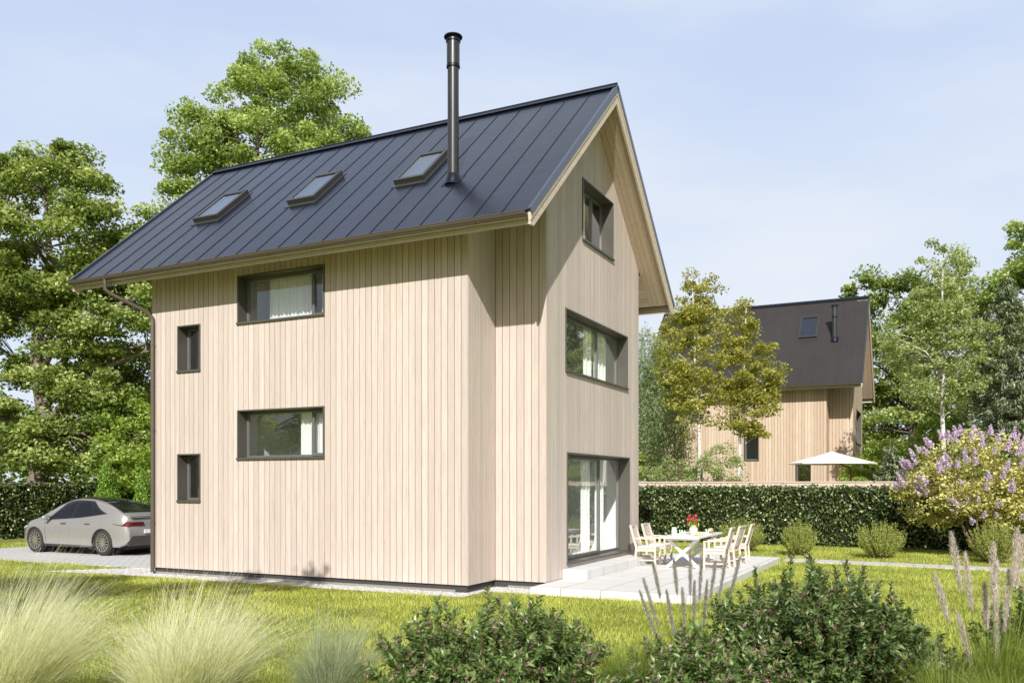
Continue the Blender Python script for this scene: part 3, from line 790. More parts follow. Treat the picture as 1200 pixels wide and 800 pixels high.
# big maple at the left edge
tree('maple_tree', 'broad spreading maple with thick forked trunk behind the left hedge', (-35.5, 24.8, 0),
     [(0, 0, 13.6, 3.6, 3.6, 4.0), (2.0, 2.6, 9.6, 4.0, 4.0, 2.1), (-3, -1.5, 11, 3.4, 3.4, 3.0), (.6, 2.0, 7.0, 3.4, 3.4, 1.6), (-2.5, -2, 5.2, 3.4, 3.0, 1.5), (1.5, .8, 3.9, 3.2, 3.2, 1.3), (3.2, 3.0, 12.2, 2.4, 2.4, 2.4)], 640, 230, .19, 'maple', .50, .86, 'bark_far', (.9, .42), 15, seed=3, limb_lo=.26, shell=.5)
tree('lime_tree', 'tall rounded light green tree rising behind the ridge of the near roof', (-28.3, 31.0, 0),
     [(.9, .6, 18.0, 3.6, 3.6, 4.4), (-2.6, -1.7, 17.3, 1.7, 1.7, 2.6), (-2.3, -1.5, 14.2, 1.8, 1.8, 2.6), (2.6, 1.4, 16.2, 2.8, 2.8, 3.2), (0, 0, 12.8, 4.6, 4.6, 3.0), (-1, 0, 9, 3.8, 3.8, 3), (-2.2, -1.4, 12.5, 2.6, 2.6, 3)], 640, 230, .18, 'maple2', .42, .9, 'bark_far', (.85, .5), 12, seed=5, shell=.5)
B1 = tree('birch_tree', 'slender white trunked birch, taller of the pair in front of the far house', (-8.45, 33.9, 0),
     [(-.1, 0, 9.2, .85, .8, 1.7), (-.45, -.2, 7.3, 1.35, 1.2, 1.9), (-.45, .1, 5.5, 1.2, 1.1, 1.6)], 165, 85, .12, 'birchleaf', .095, .97, 'birch', (.42, .26), 12, 'birches before the far house', seed=8, shell=.15, limb_lo=.4)
tree('birch_tree', 'shorter, denser yellow green birch of the pair in front of the far house', (-7.35, 35.4, 0),
     [(.2, 0, 8.1, .85, .8, 1.5), (.45, .1, 6.8, 1.35, 1.2, 1.5), (.45, 0, 5.1, 1.2, 1.1, 1.3)], 165, 90, .12, 'birchleaf', .09, .97, 'birch', (.42, .26), 12, 'birches before the far house', seed=9, shell=.15, limb_lo=.4)
tree('willow_tree', 'pale weeping tree half hidden by the near house gable', (-12.8, 41, 0),
     [(0, 0, 8.6, 1.6, 1.6, 1.6), (.6, .2, 6.4, 1.7, 1.7, 1.8)], 90, 260, .14, 'weep', .17, .9, 'bark', (.35, .4), 8, seed=12, droop=3.6, wid=.35, shell=.3, up=.0)
tree('maple_tree', 'rounded dark green maple right of the far house gable', (-1.6, 60, 0),
     [(-1.2, 0, 11.5, 3.6, 3.0, 4.6), (2.0, 0, 10, 3.2, 3.0, 5), (-1, 0, 6.5, 3.8, 3.5, 3.0)], 230, 230, .22, 'maple', .35, .9, 'bark', (1.0, .45), 10, seed=14, shell=.5)
tree('birch_tree', 'tall airy birch with pale trunk rising behind the lilac', (.15, 40.4, 0),
     [(0, 0, 10.3, 1.3, 1.4, 2.3), (-.9, .2, 8.2, 1.5, 1.4, 2.0), (.9, .2, 7.8, 1.4, 1.4, 2.0), (0, -.3, 6.2, 1.7, 1.4, 1.1)], 210, 100, .125, 'birchleaf2', .13, .95, 'birch', (.42, .28), 14, seed=17, shell=.15, limb_lo=.42)
tree('ash_tree', 'high green tree at the right edge towering over the spruce', (5.9, 57, 0),
     [(.2, 0, 15.6, 2.8, 2.8, 4.0), (-1.8, 0, 12.4, 2.6, 2.6, 3.2), (1.5, 0, 10, 4.4, 3, 4)], 230, 210, .22, 'maple2', .35, .9, 'bark', (.8, .45), 10, seed=19, shell=.4)

def spruce(label, base, h, r, seed, mat='needle', group=None):
    rng = np.random.default_rng(seed); root = thing('spruce_tree', label, 'tree', base, group); bx, by, bz = base
    m = MB(); m.tube([(bx, by, -.1), (bx, by, h * .5), (bx, by, h)], [.16, .09, .01], 8)
    C = []; A = []; rn = []; z = .6
    while z < h - .1:
        f = 1 - z / h; br = r * (f ** .8) + .12; nb = 7 if f > .3 else 5; a0 = rng.uniform(0, 6.28)
        for k in range(nb):
            a = a0 + 6.283 * k / nb + rng.uniform(-.2, .2); L = br * rng.uniform(.8, 1.15); d = np.array([math.cos(a), math.sin(a), 0])
            t_ = np.linspace(0, 1, 5); zz = z + rng.uniform(-.1, .1)
            pts = [(bx + d[0] * L * q, by + d[1] * L * q, zz - .42 * L * q + .30 * L * q * q) for q in t_]
            m.tube(pts, [.03 * f + .008, .02 * f + .006, .015 * f + .004, .01, .004], 5, caps=False)
            n = int(150 * L + 20); q = rng.uniform(.12, 1, n) ** .7; side = rng.uniform(-1, 1, n) * (.30 * L * (1.05 - q) + .07)
            hang = rng.uniform(0, 1, n) ** 1.5 * .30
            px = bx + d[0] * L * q - d[1] * side; py = by + d[1] * L * q + d[0] * side; pz = zz - .42 * L * q + .30 * L * q * q - hang
            C.append(np.stack([px, py, pz], 1)); A.append(np.tile(np.array([d[0] * .6, d[1] * .6, -.6]), (n, 1))); rn.append(np.clip(rng.uniform(0, .7, n) + .3 * q - hang * 1.2, 0, 1))
        z += .26 + .1 * rng.uniform()
    m.build('trunk', M['bark'], root, smooth=True)
    C = np.concatenate(C); A = np.concatenate(A); L = .17 * rng.uniform(.7, 1.3, len(C))
    leaves_obj('crown', C, L, L * .30, M[mat], root, np.concatenate(rn), up=.3, ax=A)
    return root
spruce('grey green spruce with drooping branches behind the lilac', (2.5, 41.5, 0), 11.0, 2.9, 21)
spruce('second grey green spruce cut off by the right edge', (5.6, 43, 0), 9.6, 2.9, 22)
spruce('small young fir between the far house and the lilac', (-1.9, 40.5, 0), 4.1, 1.0, 23)

# undergrowth trees and bushes beyond the fences
def bush(label, x, y, rx, rz, z, mat, seed, leaf=.12, per=110, n=60, cl=(.5, .32), name='garden_bush', group=None, **kw):
    return tree(name, label, (x, y, 0), [(0, 0, z, rx, rx, rz)], n, per, leaf, mat, .05, .8, 'bark', cl, 7, group, seed=seed, category='bush', limb_lo=.05, **kw)
bush('airy light bush at the foot of the left birch', -9.6, 34.0, 1.15, 1.5, 2.0, 'birchleaf2', 31, .09, 80, 70, (.32, .25), shell=.1)
bush('rounded pale bush between the two birch trunks', -7.6, 33.6, 1.2, 1.6, 2.1, 'birchleaf2', 32, .09, 80, 75, (.32, .25), shell=.1)
bush('dark dense bush under the weeping tree', -13.2, 37, 1.8, 2.3, 2.4, 'maple', 33, .15)
bush('bright green bush beside the far house wall', -2.9, 44.5, 1.4, 2.1, 2.4, 'bright', 34, .14)
bush('yellow green bush under the tall pale trunked birch', -.2, 44.8, 2.0, 2.1, 3.2, 'bright', 35, .14)
bush('bright bush low behind the lilac', 2.2, 38.2, 1.7, 1.7, 2.0, 'bright', 36, .13)
bush('bright leafy bush beside the conifers left of the house', -31.5, 27.5, 2.6, 3.0, 3.6, 'bright', 37, .17, 160, 90, (.7, .4))
bush('pale bush left of the maple trunk', -42, 24, 3.0, 2.6, 3.0, 'birchleaf2', 38, .17, 150, 90, (.7, .4))
bush('broad sunlit bush between maple and house', -35.5, 33, 3.6, 3.8, 4.6, 'bright', 39, .2, 180, 100, (.8, .45))
bush('dark tall bush behind the left hedge corner', -37.5, 21, 2.4, 2.2, 2.4, 'maple', 40, .17, 150, 90, (.7, .4))

# far wood: many crowns that read as one mass
rng = np.random.default_rng(77); Cs = []; rn = []
def mass(cx, cy, cz, rx, ry, rz, n, shade):
    d = unit(n, rng) * rng.uniform(.82, 1.0, n)[:, None]; d[:, 2] = np.abs(d[:, 2]) * 1.0 - .35 * (rng.uniform(0, 1, n) < .4)
    bump = 1 + .12 * np.sin(d[:, 0] * 9 + cx) * np.sin(d[:, 1] * 8 + cy) + .1 * np.sin(d[:, 2] * 11 + cx)
    Cs.append(np.array([cx, cy, cz]) + d * np.array([rx, ry, rz]) * bump[:, None]); rn.append(np.clip(rng.uniform(0, .6, n) + .3 * d[:, 2] + shade, 0, 1))  # crown tops paler, light from above put into the leaf tone
a = R(-52)
while a < R(58):
    D = rng.uniform(74, 105); ang = a + math.pi / 2 + TH; hh = rng.uniform(6, 9.0) * D / 80
    mass(D * math.cos(ang), D * math.sin(ang), hh * .42, 5.5, 5.5, hh * .6, 1500, rng.uniform(0, .25)); a += R(2.6)
for (x, y, hh) in ((-48, 30, 6.5), (-46, 40, 8), (-40, 44, 9), (-55, 22, 6), (8.5, 50, 9), (12, 46, 8), (-60, 33, 8), (3, 66, 10), (-8, 72, 8), (-20, 62, 9), (-52, 48, 8)):
    mass(x, y, hh * .45, 4.2, 4.2, hh * .58, 2600, rng.uniform(0, .25))
C = np.concatenate(Cs); L = .42 * rng.uniform(.6, 1.4, len(C))
tag(leaves_obj('far_woodland', C, L, L * .7, M['maple'], None, np.concatenate(rn)), 'distant wooded belt closing the view behind gardens', 'woodland', kind='stuff')

# trees of the garden on the near side: they throw the shade on the lawn
tree('garden_tree', 'garden tree outside the picture whose crown shades the left lawn', (-11.8, .6, 0),
     [(0, 0, 7.4, 2.4, 2.2, 1.5), (-2.6, .4, 6.6, 1.9, 1.6, 1.2), (3.2, 1.8, 7.9, 1.6, 1.2, .8)], 90, 130, .17, 'maple2', .2, .9, 'bark', (.6, .3), 9, seed=50)
tree('garden_tree', 'second garden tree outside the picture on the sunny side of the drive', (-24.5, 3.0, 0),
     [(0, 0, 5.6, 2.4, 2.4, 1.8), (1.5, 1, 5.0, 2.2, 2.0, 1.6), (-2, -.5, 5.0, 2.4, 2.4, 1.6)], 100, 150, .17, 'maple', .24, .9, 'bark', (.7, .35), 9, seed=51)

# small upright conifers by the left hedge
def thuja(label, x, y, h, r, seed):
    rng = np.random.default_rng(seed); root = thing('thuja', label, 'conifer', (x, y, 0), 'small conifers beside the parked car')
    m = MB(); m.tube([(x, y, -.05), (x, y, h * .9)], [.05, .01], 6); m.build('trunk', M['bark'], root)
    n = int(4200 * h * r); z = rng.uniform(.04, 1, n) ** 1.1; rr = r * np.sqrt(np.clip(1 - z, 0, 1)) * (.35 + .65 * rng.uniform(0, 1, n) ** .5) * (1 + .15 * np.sin(z * 25)); a = rng.uniform(0, 6.28, n)
    C = np.stack([x + rr * np.cos(a), y + rr * np.sin(a), z * h], 1); A = np.stack([np.cos(a) * .5, np.sin(a) * .5, np.ones(n)], 1); L = .13 * rng.uniform(.6, 1.3, n)
    leaves_obj('foliage', C, L, L * .4, M['thuja'], root, rng.uniform(0, 1, n), up=0, ax=A)
thuja('taller bright green cone shaped conifer behind the car roof', -26.0, 20.75, 2.95, .58, 61)
thuja('shorter bright green cone shaped conifer nearest the house wall', -24.95, 21.35, 2.6, .48, 62)

# ------------------------------------------------------------------ hedges and garden walls
def hedge(label, x0, x1, y0, y1, h, dens, leaf, seed):
    rng = np.random.default_rng(seed); root = thing('hedge', label, 'hedge', ((x0 + x1) / 2, (y0 + y1) / 2, 0))
    m = MB(); i = .12; m.box(x0 + i, x1 - i, y0 + i, y1 - i, -.02, h - .05); m.build('dark_core', M['hedge_core'], root)  # solid dark box, the shade inside the hedge put into its colour
    C = []
    def face(n, f): 
        if n > 0: C.append(f(rng.uniform(0, 1, n), rng.uniform(0, 1, n), rng.normal(0, .045, n)))
    lx, ly = x1 - x0, y1 - y0
    wob = lambda a, b: .05 * np.sin(a * 3.1) * np.sin(b * 4.3 + a) + .03 * np.sin(a * 9.7 + b * 5)
    face(int(lx * h * dens), lambda u, v, e: np.stack([x0 + u * lx, y0 + .05 + e + wob(u * lx, v * h), v * h], 1))
    face(int(lx * h * dens * .25), lambda u, v, e: np.stack([x0 + u * lx, y1 - .05 + e, v * h], 1))
    face(int(ly * h * dens), lambda u, v, e: np.stack([x0 + .05 + e, y0 + u * ly, v * h], 1))
    face(int(ly * h * dens), lambda u, v, e: np.stack([x1 - .05 + e + wob(u * ly, v * h), y0 + u * ly, v * h], 1))
    face(int(lx * ly * dens * 1.2), lambda u, v, e: np.stack([x0 + u * lx, y0 + v * ly, h - .05 + np.abs(e) * 1.6 + wob(u * lx, v * 3)], 1))
    C = np.concatenate(C); n = len(C); L = leaf * rng.uniform(.6, 1.35, n)
    ax = np.tile(np.array([0, 0, -.5]), (n, 1))
    leaves_obj('foliage', C, L, L * .62, M['hedge'], root, rng.uniform(0, 1, n) ** 1.3, up=.15, ax=ax)
    return root
hedge('long clipped dark green hedge behind the terrace and lawn', -12.5, 12.5, 31.0, 31.8, 1.93, 720, .105, 71)
hedge('clipped dark hedge at the end of the driveway', -33.1, -32.35, 14.0, 31.7, 2.02, 560, .115, 72)
hedge('stretch of dark hedge running behind the near house', -32.3, -12.6, 31.0, 31.8, 1.93, 330, .115, 73)
def wall(name, label, x0, x1, y0, y1, h, mat, cat, cap=True):
    root = thing(name, label, cat, ((x0 + x1) / 2, (y0 + y1) / 2, 0)); m = MB(); n = 14; d = h / n
    for i in range(n): m.box(x0, x1, y0, y1, i * d + .002, (i + 1) * d - .004)
    m.build('boards', mat, root)
    m = MB(); m.box(x0 - .03, x1 + .03, y0 - .03, y1 + .03, h, h + .04); m.build('coping', mat, root)
wall('garden_fence', 'pale horizontal board fence showing just above the long hedge', -32.6, 14, 32.3, 32.38, 2.19, M['fence'], 'fence')
wall('garden_fence', 'weathered brown fence behind the hedge at the end of the driveway', -33.7, -33.6, 10, 32.2, 2.16, M['dark_fence'], 'fence')

# ------------------------------------------------------------------ lilac
def lilac():
    rng = np.random.default_rng(81); bx, by = 1.15, 28.35; root = thing('lilac_bush', 'large yellow leaved lilac covered in mauve blossom before the hedge', 'lilac', (bx, by, 0))
    E = [(bx - .2, by, 2.35, 1.9, 1.5, 1.25), (bx + 1.3, by + .1, 2.1, 1.4, 1.3, 1.2), (bx - 1.35, by, 1.75, .95, .9, .85), (bx + .2, by - .3, 1.5, 1.5, 1.0, .7)]
    P = crown_points(E, 230, rng, .55); m = MB(); tops = []
    for k in range(9):
        a = k * .7 + .2; q = Vector((bx + math.cos(a) * rng.uniform(.7, 1.4), by + math.sin(a) * .8, rng.uniform(1.6, 2.5))); b0 = Vector((bx + math.cos(a) * .12, by + math.sin(a) * .12, -.05))
        mid = b0.lerp(q, .5) + Vector((math.cos(a) * .1, 0, -.05)); m.tube([b0, b0.lerp(mid, .5), mid, q], [.045, .036, .028, .012], 7); tops += [b0.lerp(q, .55), mid, q, mid.lerp(q, .5)]
    A = np.array(tops)
    for q in P:
        j = int(np.argmin(np.linalg.norm(A - q, axis=1))); a = Vector(tops[j]); m.tube([a, a.lerp(Vector(q), .5) + Vector((0, 0, .05)), q], [.012, .008, .003], 5, caps=False)
    m.build('stem', M['stem'], root, smooth=True)
    per = 75; ci = np.repeat(np.arange(len(P)), per); d = unit(len(ci), rng) * (rng.uniform(0, 1, len(ci)) ** .45)[:, None]
    C = P[ci] + d * np.array([.34, .34, .24]); L = .11 * rng.uniform(.6, 1.3, len(ci))
    leaves_obj('foliage', C, L, L * .62, M['lilac_leaf'], root, np.clip(.4 * rng.uniform(0, 1, len(P))[ci] + .3 * (d[:, 2] * .5 + .5) + rng.uniform(0, .35, len(ci)), 0, 1), .4)  # leaf tone carries painted shading, paler at the top of each pad
    # one panicle mesh per variant, copied
    protos = []
    for v in range(3):
        n = 240; z = rng.uniform(0, 1, n) ** 1.25; rr = .072 * (1 - z) ** .8 * (.5 + .5 * rng.uniform(0, 1, n)); a = rng.uniform(0, 6.28, n)
        C = np.stack([rr * np.cos(a), rr * np.sin(a), z * .23], 1) + rng.normal(0, .008, (n, 3)); Vq = leaf_quads(C, .034, .032, 0)
        me_o = mesh_np('flower_panicle', Vq, np.arange(len(Vq)).reshape(-1, 4), M['lilac'], None, rng.uniform(0, 1, n)); protos.append(me_o)
    cnt = 0; used = set()
    cand = sorted(crown_points(E, 900, rng, .97).tolist(), key=lambda p: -(p[2] * .35 - (p[1] - by) * .35 + rng.uniform(0, 1.0)))
    keep = []
    for p in cand:
        inside = any(((p[0] - e[0]) / e[3]) ** 2 + ((p[1] - e[1]) / e[4]) ** 2 + ((p[2] - e[2]) / e[5]) ** 2 < .86 for e in E)
        if inside or any(sum((p[i] - q[i]) ** 2 for i in range(3)) < .024 for q in keep): continue
        keep.append(p)
        if len(keep) >= 98: break
    for i, p in enumerate(keep):
        v = i % 3
        o = protos[v] if v not in used else protos[v].copy()
        if v in used: COL.objects.link(o)
        used.add(v); o.parent = root
        c = Vector(p) - Vector((bx, by, 1.6)); c.z *= .7; c = c.normalized() + Vector((rng.uniform(-.3, .3), rng.uniform(-.3, .3), .9))
        o.location = Vector(p) - Vector((bx, by, 0)); o.rotation_euler = c.to_track_quat('Z', 'Y').to_euler(); s_ = rng.uniform(.8, 1.35); o.scale = (s_, s_, s_)
lilac()

def herb(label, x, y, r, h, seed):
    rng = np.random.default_rng(seed); root = thing('herb_bush', label, 'bush', (x, y, 0), 'small feathery bushes along the path'); n = 230; m = MB(); C = []; A = []
    for k in range(n):
        a = rng.uniform(0, 6.28); q = rng.uniform(0, 1) ** .5; t_ = Vector((math.cos(a) * q * r, math.sin(a) * q * r, h * (1 - .30 * q * q) * rng.uniform(.55, 1.22))); b0 = Vector((t_.x * .25, t_.y * .25, 0)); mid = b0.lerp(t_, .5) + Vector((t_.x * .12, t_.y * .12, 0))
        m.tube([Vector((x, y, 0)) + b0, Vector((x, y, 0)) + mid, Vector((x, y, 0)) + t_], [.006, .004, .002], 4, caps=False)
        f = rng.uniform(.25, 1.0, 60)[:, None]; pts = (1 - f) ** 2 * np.array(b0) + 2 * f * (1 - f) * np.array(mid) + f * f * np.array(t_) + rng.normal(0, .018, (60, 3)) + np.array([x, y, 0])
        C.append(pts); A.append(np.tile(np.array([t_.x, t_.y, h]), (60, 1)))
    m.build('stem', M['stem'], root); C = np.concatenate(C); L = .05 * rng.uniform(.7, 1.3, len(C))
    leaves_obj('foliage', C, L, L * .28, M['rosemary'], root, rng.uniform(0, 1, len(C)), 0, np.concatenate(A))
herb('small feathery green bush nearest the terrace chairs', -3.75, 26.8, .52, .92, 91)
herb('middle feathery green bush between path and hedge', -1.5, 26.75, .70, .98, 92)
herb('feathery green bush under the lilac', 1.3, 26.5, .66, 1.0, 93)
herb('low feathery green bush half hidden behind the dining table', -5.6, 27.6, .8, .95, 94)

# ------------------------------------------------------------------ foreground planting
def ribbon_tufts(n, seg, base_r, cx, cy, hfun, spread, width, rng, z0=0, arch=1.0):
    """arching narrow blades; returns V, F, id"""
    a = rng.uniform(0, 2 * math.pi, n); br = base_r * rng.uniform(0, 1, n) ** .5; ba = rng.uniform(0, 6.283, n)
    ng = max(12, n // 70); g = rng.integers(0, ng, n); ga = rng.uniform(0, 2 * math.pi, ng); gs = rng.uniform(.05, 1, ng); gh = rng.uniform(.55, 1.0, ng)
    a = ga[g] + rng.normal(0, .28, n); ba = ga[g] + rng.normal(0, .6, n)
    H = hfun(n) * gh[g]; S = spread * np.clip(gs[g] + rng.normal(0, .13, n), .04, 1.1) * H; tw = rng.normal(0, .2, n)
    t_ = np.linspace(0, 1, seg + 1)[None, :]
    rad = S[:, None] * t_ ** 1.6; z = H[:, None] * (t_ * 1.25 - arch * .42 * t_ ** 3 * (S / (H * spread))[:, None] - .10 * t_ ** 2)
    aa = a[:, None] + tw[:, None] * t_
    X = cx + (br * np.cos(ba))[:, None] + rad * np.cos(aa); Y = cy + (br * np.sin(ba))[:, None] + rad * np.sin(aa)
    w_ = width * (1 - .85 * t_) * rng.uniform(.7, 1.3, n)[:, None]; wa = rng.uniform(0, 6.28, n)[:, None]
    P0 = np.stack([X - w_ * np.cos(wa), Y - w_ * np.sin(wa), z + z0], 2); P1 = np.stack([X + w_ * np.cos(wa), Y + w_ * np.sin(wa), z + z0], 2)
    V = np.stack([P0, P1], 2).reshape(-1, 3)
    i = np.arange(n)[:, None] * (seg + 1) * 2 + np.arange(seg)[None] * 2
    F = np.stack([i, i + 1, i + 3, i + 2], 2).reshape(-1, 4)
    rn = np.repeat(rng.uniform(0, 1, n), seg) * .55 + np.tile(np.linspace(0, .45, seg), n)
    return V, F, rn
def tuft(name, label, x, y, n, h, spread, width, mat, seed, base_r=.12, group=None, arch=1.0, under=None, parent=None, lean=(0, 0)):
    rng = np.random.default_rng(seed); root = thing(name, label, 'grass', (x, y, 0), group)
    V, F, rn = ribbon_tufts(n, 7, base_r, x, y, lambda n: h * rng.uniform(.35, 1.0, n) ** .8, spread, width, rng, arch=arch)
    V[:, 0] += lean[0] * np.maximum(V[:, 2], 0) ** 2 * .6; V[:, 1] += lean[1] * np.maximum(V[:, 2], 0) ** 2 * .6
    mesh_np('blades', V, F, M[mat], root, rn)
    if under:
        V, F, rn = ribbon_tufts(n // 5, 6, base_r, x, y, lambda n: h * .55 * rng.uniform(.5, 1.0, n), spread * 1.2, width * 1.6, rng, arch=arch)
        mesh_np('leaves', V, F, M[under], root, rn)
    return root
def at(px, d):   # point on the ground d metres ahead of the photographer, px from 0 to 1200 across
    k = (px - 600) / 1013; f = (-math.sin(TH), math.cos(TH)); r = (math.cos(TH), math.sin(TH)); return (f[0] + r[0] * k) * d, (f[1] + r[1] * k) * d

G = 'feathery grasses along the front of the garden'
tuft('feather_grass', 'big pale straw coloured feathery grass in the near left corner', -7.30, 4.72, 5200, 1.58, .95, .0031, 'straw', 101, .38, G, under='reed', lean=(.28, .12))
tuft('feather_grass', 'pale feathery grass cut off by the left edge', -8.3, 4.2, 3800, 1.45, .90, .0031, 'straw', 102, .3, G, under='reed', lean=(.25, .1))
tuft('feather_grass', 'pale straw coloured feathery grass in the middle of the left lawn front', -5.95, 5.55, 4800, 1.42, .95, .0031, 'straw', 103, .34, G, under='reed', lean=(.25, .1))
tuft('feather_grass', 'thin bluish green feathery grass beside the small flowering shrub', -4.95, 6.3, 2400, 1.15, .9, .0028, 'straw_blue', 104, .16, G, under='reed', lean=(.1, .05))

def shrub(label, x, y, r, h, nst, seed, mat, leaf=.05, ell=(1, 1), bud=.25, lean=0):
    rng = np.random.default_rng(seed); rr = random.Random(seed); root = thing('flowering_shrub', label, 'shrub', (x, y, 0), 'low flowering shrubs along the front of the garden')
    m = MB(); C = []; A = []; rn = []; BC = []
    for k in range(nst):
        a = rng.uniform(0, 6.283); q = rng.uniform(0, 1) ** .55
        tip = Vector((x + lean * q + math.cos(a) * r * q * ell[0], y + math.sin(a) * r * q * ell[1], h * (1 - .55 * q ** 2.0) * rng.uniform(.5, 1.08)))
        b0 = Vector((x + math.cos(a) * r * .16, y + math.sin(a) * r * .16, 0)); mid = b0.lerp(tip, .5) + Vector((math.cos(a) * r * .10, math.sin(a) * r * .10, -.05 * h))
        pts = [((1 - f) ** 2) * b0 + 2 * f * (1 - f) * mid + f * f * tip for f in (0, .25, .5, .75, 1)]
        m.tube(pts, [.007, .006, .005, .0035, .0018], 5, caps=False)
        nodes = []
        for sidek in range(rr.randint(2, 5)):
            f = rr.uniform(.35, .85); p = ((1 - f) ** 2) * b0 + 2 * f * (1 - f) * mid + f * f * tip
            d = (tip - b0).normalized() + Vector((rr.uniform(-.9, .9), rr.uniform(-.9, .9), rr.uniform(-.2, .5))); ln = rr.uniform(.12, .26)
            e = p + d.normalized() * ln; m.tube([p, p.lerp(e, .5) + Vector((0, 0, .01)), e], [.0028, .002, .0012], 4, caps=False); nodes.append((p, e, ln))
        nodes.append((pts[1], tip, (tip - pts[1]).length))
        for (p, e, ln) in nodes:
            c = max(4, int(ln / .022)); f = np.linspace(.12, 1, c); dirv = np.array((e - p).normalized())
            base = np.array(p)[None] + f[:, None] * np.array(e - p)[None]
            if ln > .4:
                ff = .25 + .75 * f; base = np.array([((1 - g) ** 2) * np.array(b0) + 2 * g * (1 - g) * np.array(mid) + g * g * np.array(tip) for g in ff])
            for s_ in range(3):
                sd = unit(c, rng); sd -= dirv * (sd @ dirv)[:, None]; sd /= np.linalg.norm(sd, axis=1)[:, None] + 1e-6
                ax = sd * .8 + dirv * .7; ax /= np.linalg.norm(ax, axis=1)[:, None]
                C.append(base + ax * leaf * .5); A.append(ax); rn.append(np.clip(.45 * f + rng.uniform(0, .55, c), 0, 1))
            if rr.random() < bud * 2:
                nb = 16; BC.append(np.array(e)[None] + rng.normal(0, .013, (nb, 3)))
    m.build('stem', M['stem_red'], root, smooth=True)
    C = np.concatenate(C); A = np.concatenate(A); n = len(C); L = leaf * rng.uniform(.65, 1.3, n)
    nm = unit(n, rng); nm[:, 2] = np.abs(nm[:, 2]) + .5; nm -= A * np.sum(nm * A, 1)[:, None]; nm /= np.linalg.norm(nm, axis=1)[:, None]; b = np.cross(nm, A); W = L * .36
    # pointed leaf of two folded quads
    L_ = L[:, None]; W_ = W[:, None]
    p0 = C - A * L_ * .5; p1 = C - A * L_ * .1 + b * W_ * .5 + nm * W_ * .2; p2 = C + A * L_ * .5 - nm * L_ * .12; p3 = C - A * L_ * .1 - b * W_ * .5 + nm * W_ * .2; pm = C - A * L_ * .02
    V = np.stack([p0, p1, p2, p3, pm], 1).reshape(-1, 3); i = np.arange(n)[:, None] * 5
    F = np.concatenate([i + np.array([[0, 1, 4]]), i + np.array([[1, 2, 4]]), i + np.array([[4, 2, 3]]), i + np.array([[0, 4, 3]])], 1).reshape(-1, 3)
    mesh_np('foliage', V, F, M[mat], root, np.repeat(np.concatenate(rn), 4))
    if BC:
        BC = np.concatenate(BC); leaves_obj('bud', BC, .015, .012, M['bud'], root, rng.uniform(0, 1, len(BC)), 0)
    return root
x, y = at(572, 7.9); shrub('low green shrub with pink buds before the middle of the house wall', x, y, 1.18, 1.10, 170, 111, 'shrub', .068, bud=.3)
x, y = at(950, 8.3); shrub('large dark leaved shrub spreading before the terrace corner', x, y, 1.15, 1.42, 215, 112, 'shrub_dark', .070, bud=.12)
x, y = at(838, 7.7); shrub('green shrub with reddish stems and pink buds in front of the dark one', x, y, .95, .86, 170, 113, 'shrub', .066, bud=.3)
x, y = at(1235, 8.2); shrub('dark shrub cut off by the right edge', x, y, .7, 1.3, 80, 114, 'shrub_dark', .07, bud=.1)
x, y = at(1085, 8.2); shrub('sparse low shrub between dark shrub and plumed grass', x, y, .6, .72, 60, 115, 'shrub_dark', .062, bud=.35)

def plume_grass(label, px, d, stalks, seed, pm, blades, bh, width=.0035, plume_len=.38, pr=.03):
    rng = np.random.default_rng(seed); x, y = at(px, d); root = thing('plume_grass', label, 'grass', (x, y, 0), 'tall plumed grasses')
    V, F, rn = ribbon_tufts(blades, 7, .16, x, y, lambda n: bh * rng.uniform(.5, 1.0, n), .75, width, rng, arch=1.3); mesh_np('blades', V, F, M['reed'], root, rn)
    for (dx, top, lx) in stalks:      # offset across, height of tip, lean
        px_, py_ = x + dx * math.cos(TH), y + dx * math.sin(TH); j = rng.uniform(-.15, .15); px_ -= j * math.sin(TH); py_ += j * math.cos(TH)
        b0 = Vector((x + (px_ - x) * .4, y + (py_ - y) * .4, 0)); tip = Vector((px_ + lx * math.cos(TH), py_ + lx * math.sin(TH), top)); mid = b0.lerp(tip, .5) + Vector((0, 0, .05))
        Q = lambda f: ((1 - f) ** 2) * b0 + 2 * f * (1 - f) * mid + f * f * tip
        m = MB(); m.tube([Q(f) for f in (0, .25, .5, .75, .97)], [.004, .0035, .003, .0022, .001], 5, caps=False); st = m.build('stalk', M['reed'], root, smooth=True)
        pl = plume_len * rng.uniform(.8, 1.15); n = 900; f = 1 - rng.uniform(0, 1, n) * pl / top; prof = np.sin(np.clip((1 - f) * top / pl, 0.02, 1) ** .75 * math.pi * .93) ** .8
        base = np.array([list(Q(float(g))) for g in f]); a = rng.uniform(0, 6.28, n); out = np.stack([np.cos(a), np.sin(a), np.zeros(n)], 1); rr_ = pr * prof * rng.uniform(.2, 1, n)
        C = base + out * rr_[:, None]; ax = out * .45 + np.array([lx * .5, 0, 1.0]); L = .055 * rng.uniform(.5, 1.5, n)
        leaves_obj('plume', C, L, .0035, M[pm], st, rng.uniform(0, 1, n), 0, ax)
plume_grass('clump of grasses with slim grey seed heads in front of the terrace', 812, 9.0,
            [(-.40, 1.30, -.02), (-.30, 1.02, .0), (-.20, 1.34, -.02), (-.13, 1.04, .0), (-.06, 1.42, .02), (.0, 1.1, .02), (.06, 1.38, .03), (.13, 1.12, .0), (.20, 1.30, .06), (.30, 1.43, .06), (.40, 1.36, .10), (-.52, 1.0, -.04), (-.46, 1.12, -.05)], 121, 'plume_grey', 1500, .85, plume_len=.46, pr=.018)
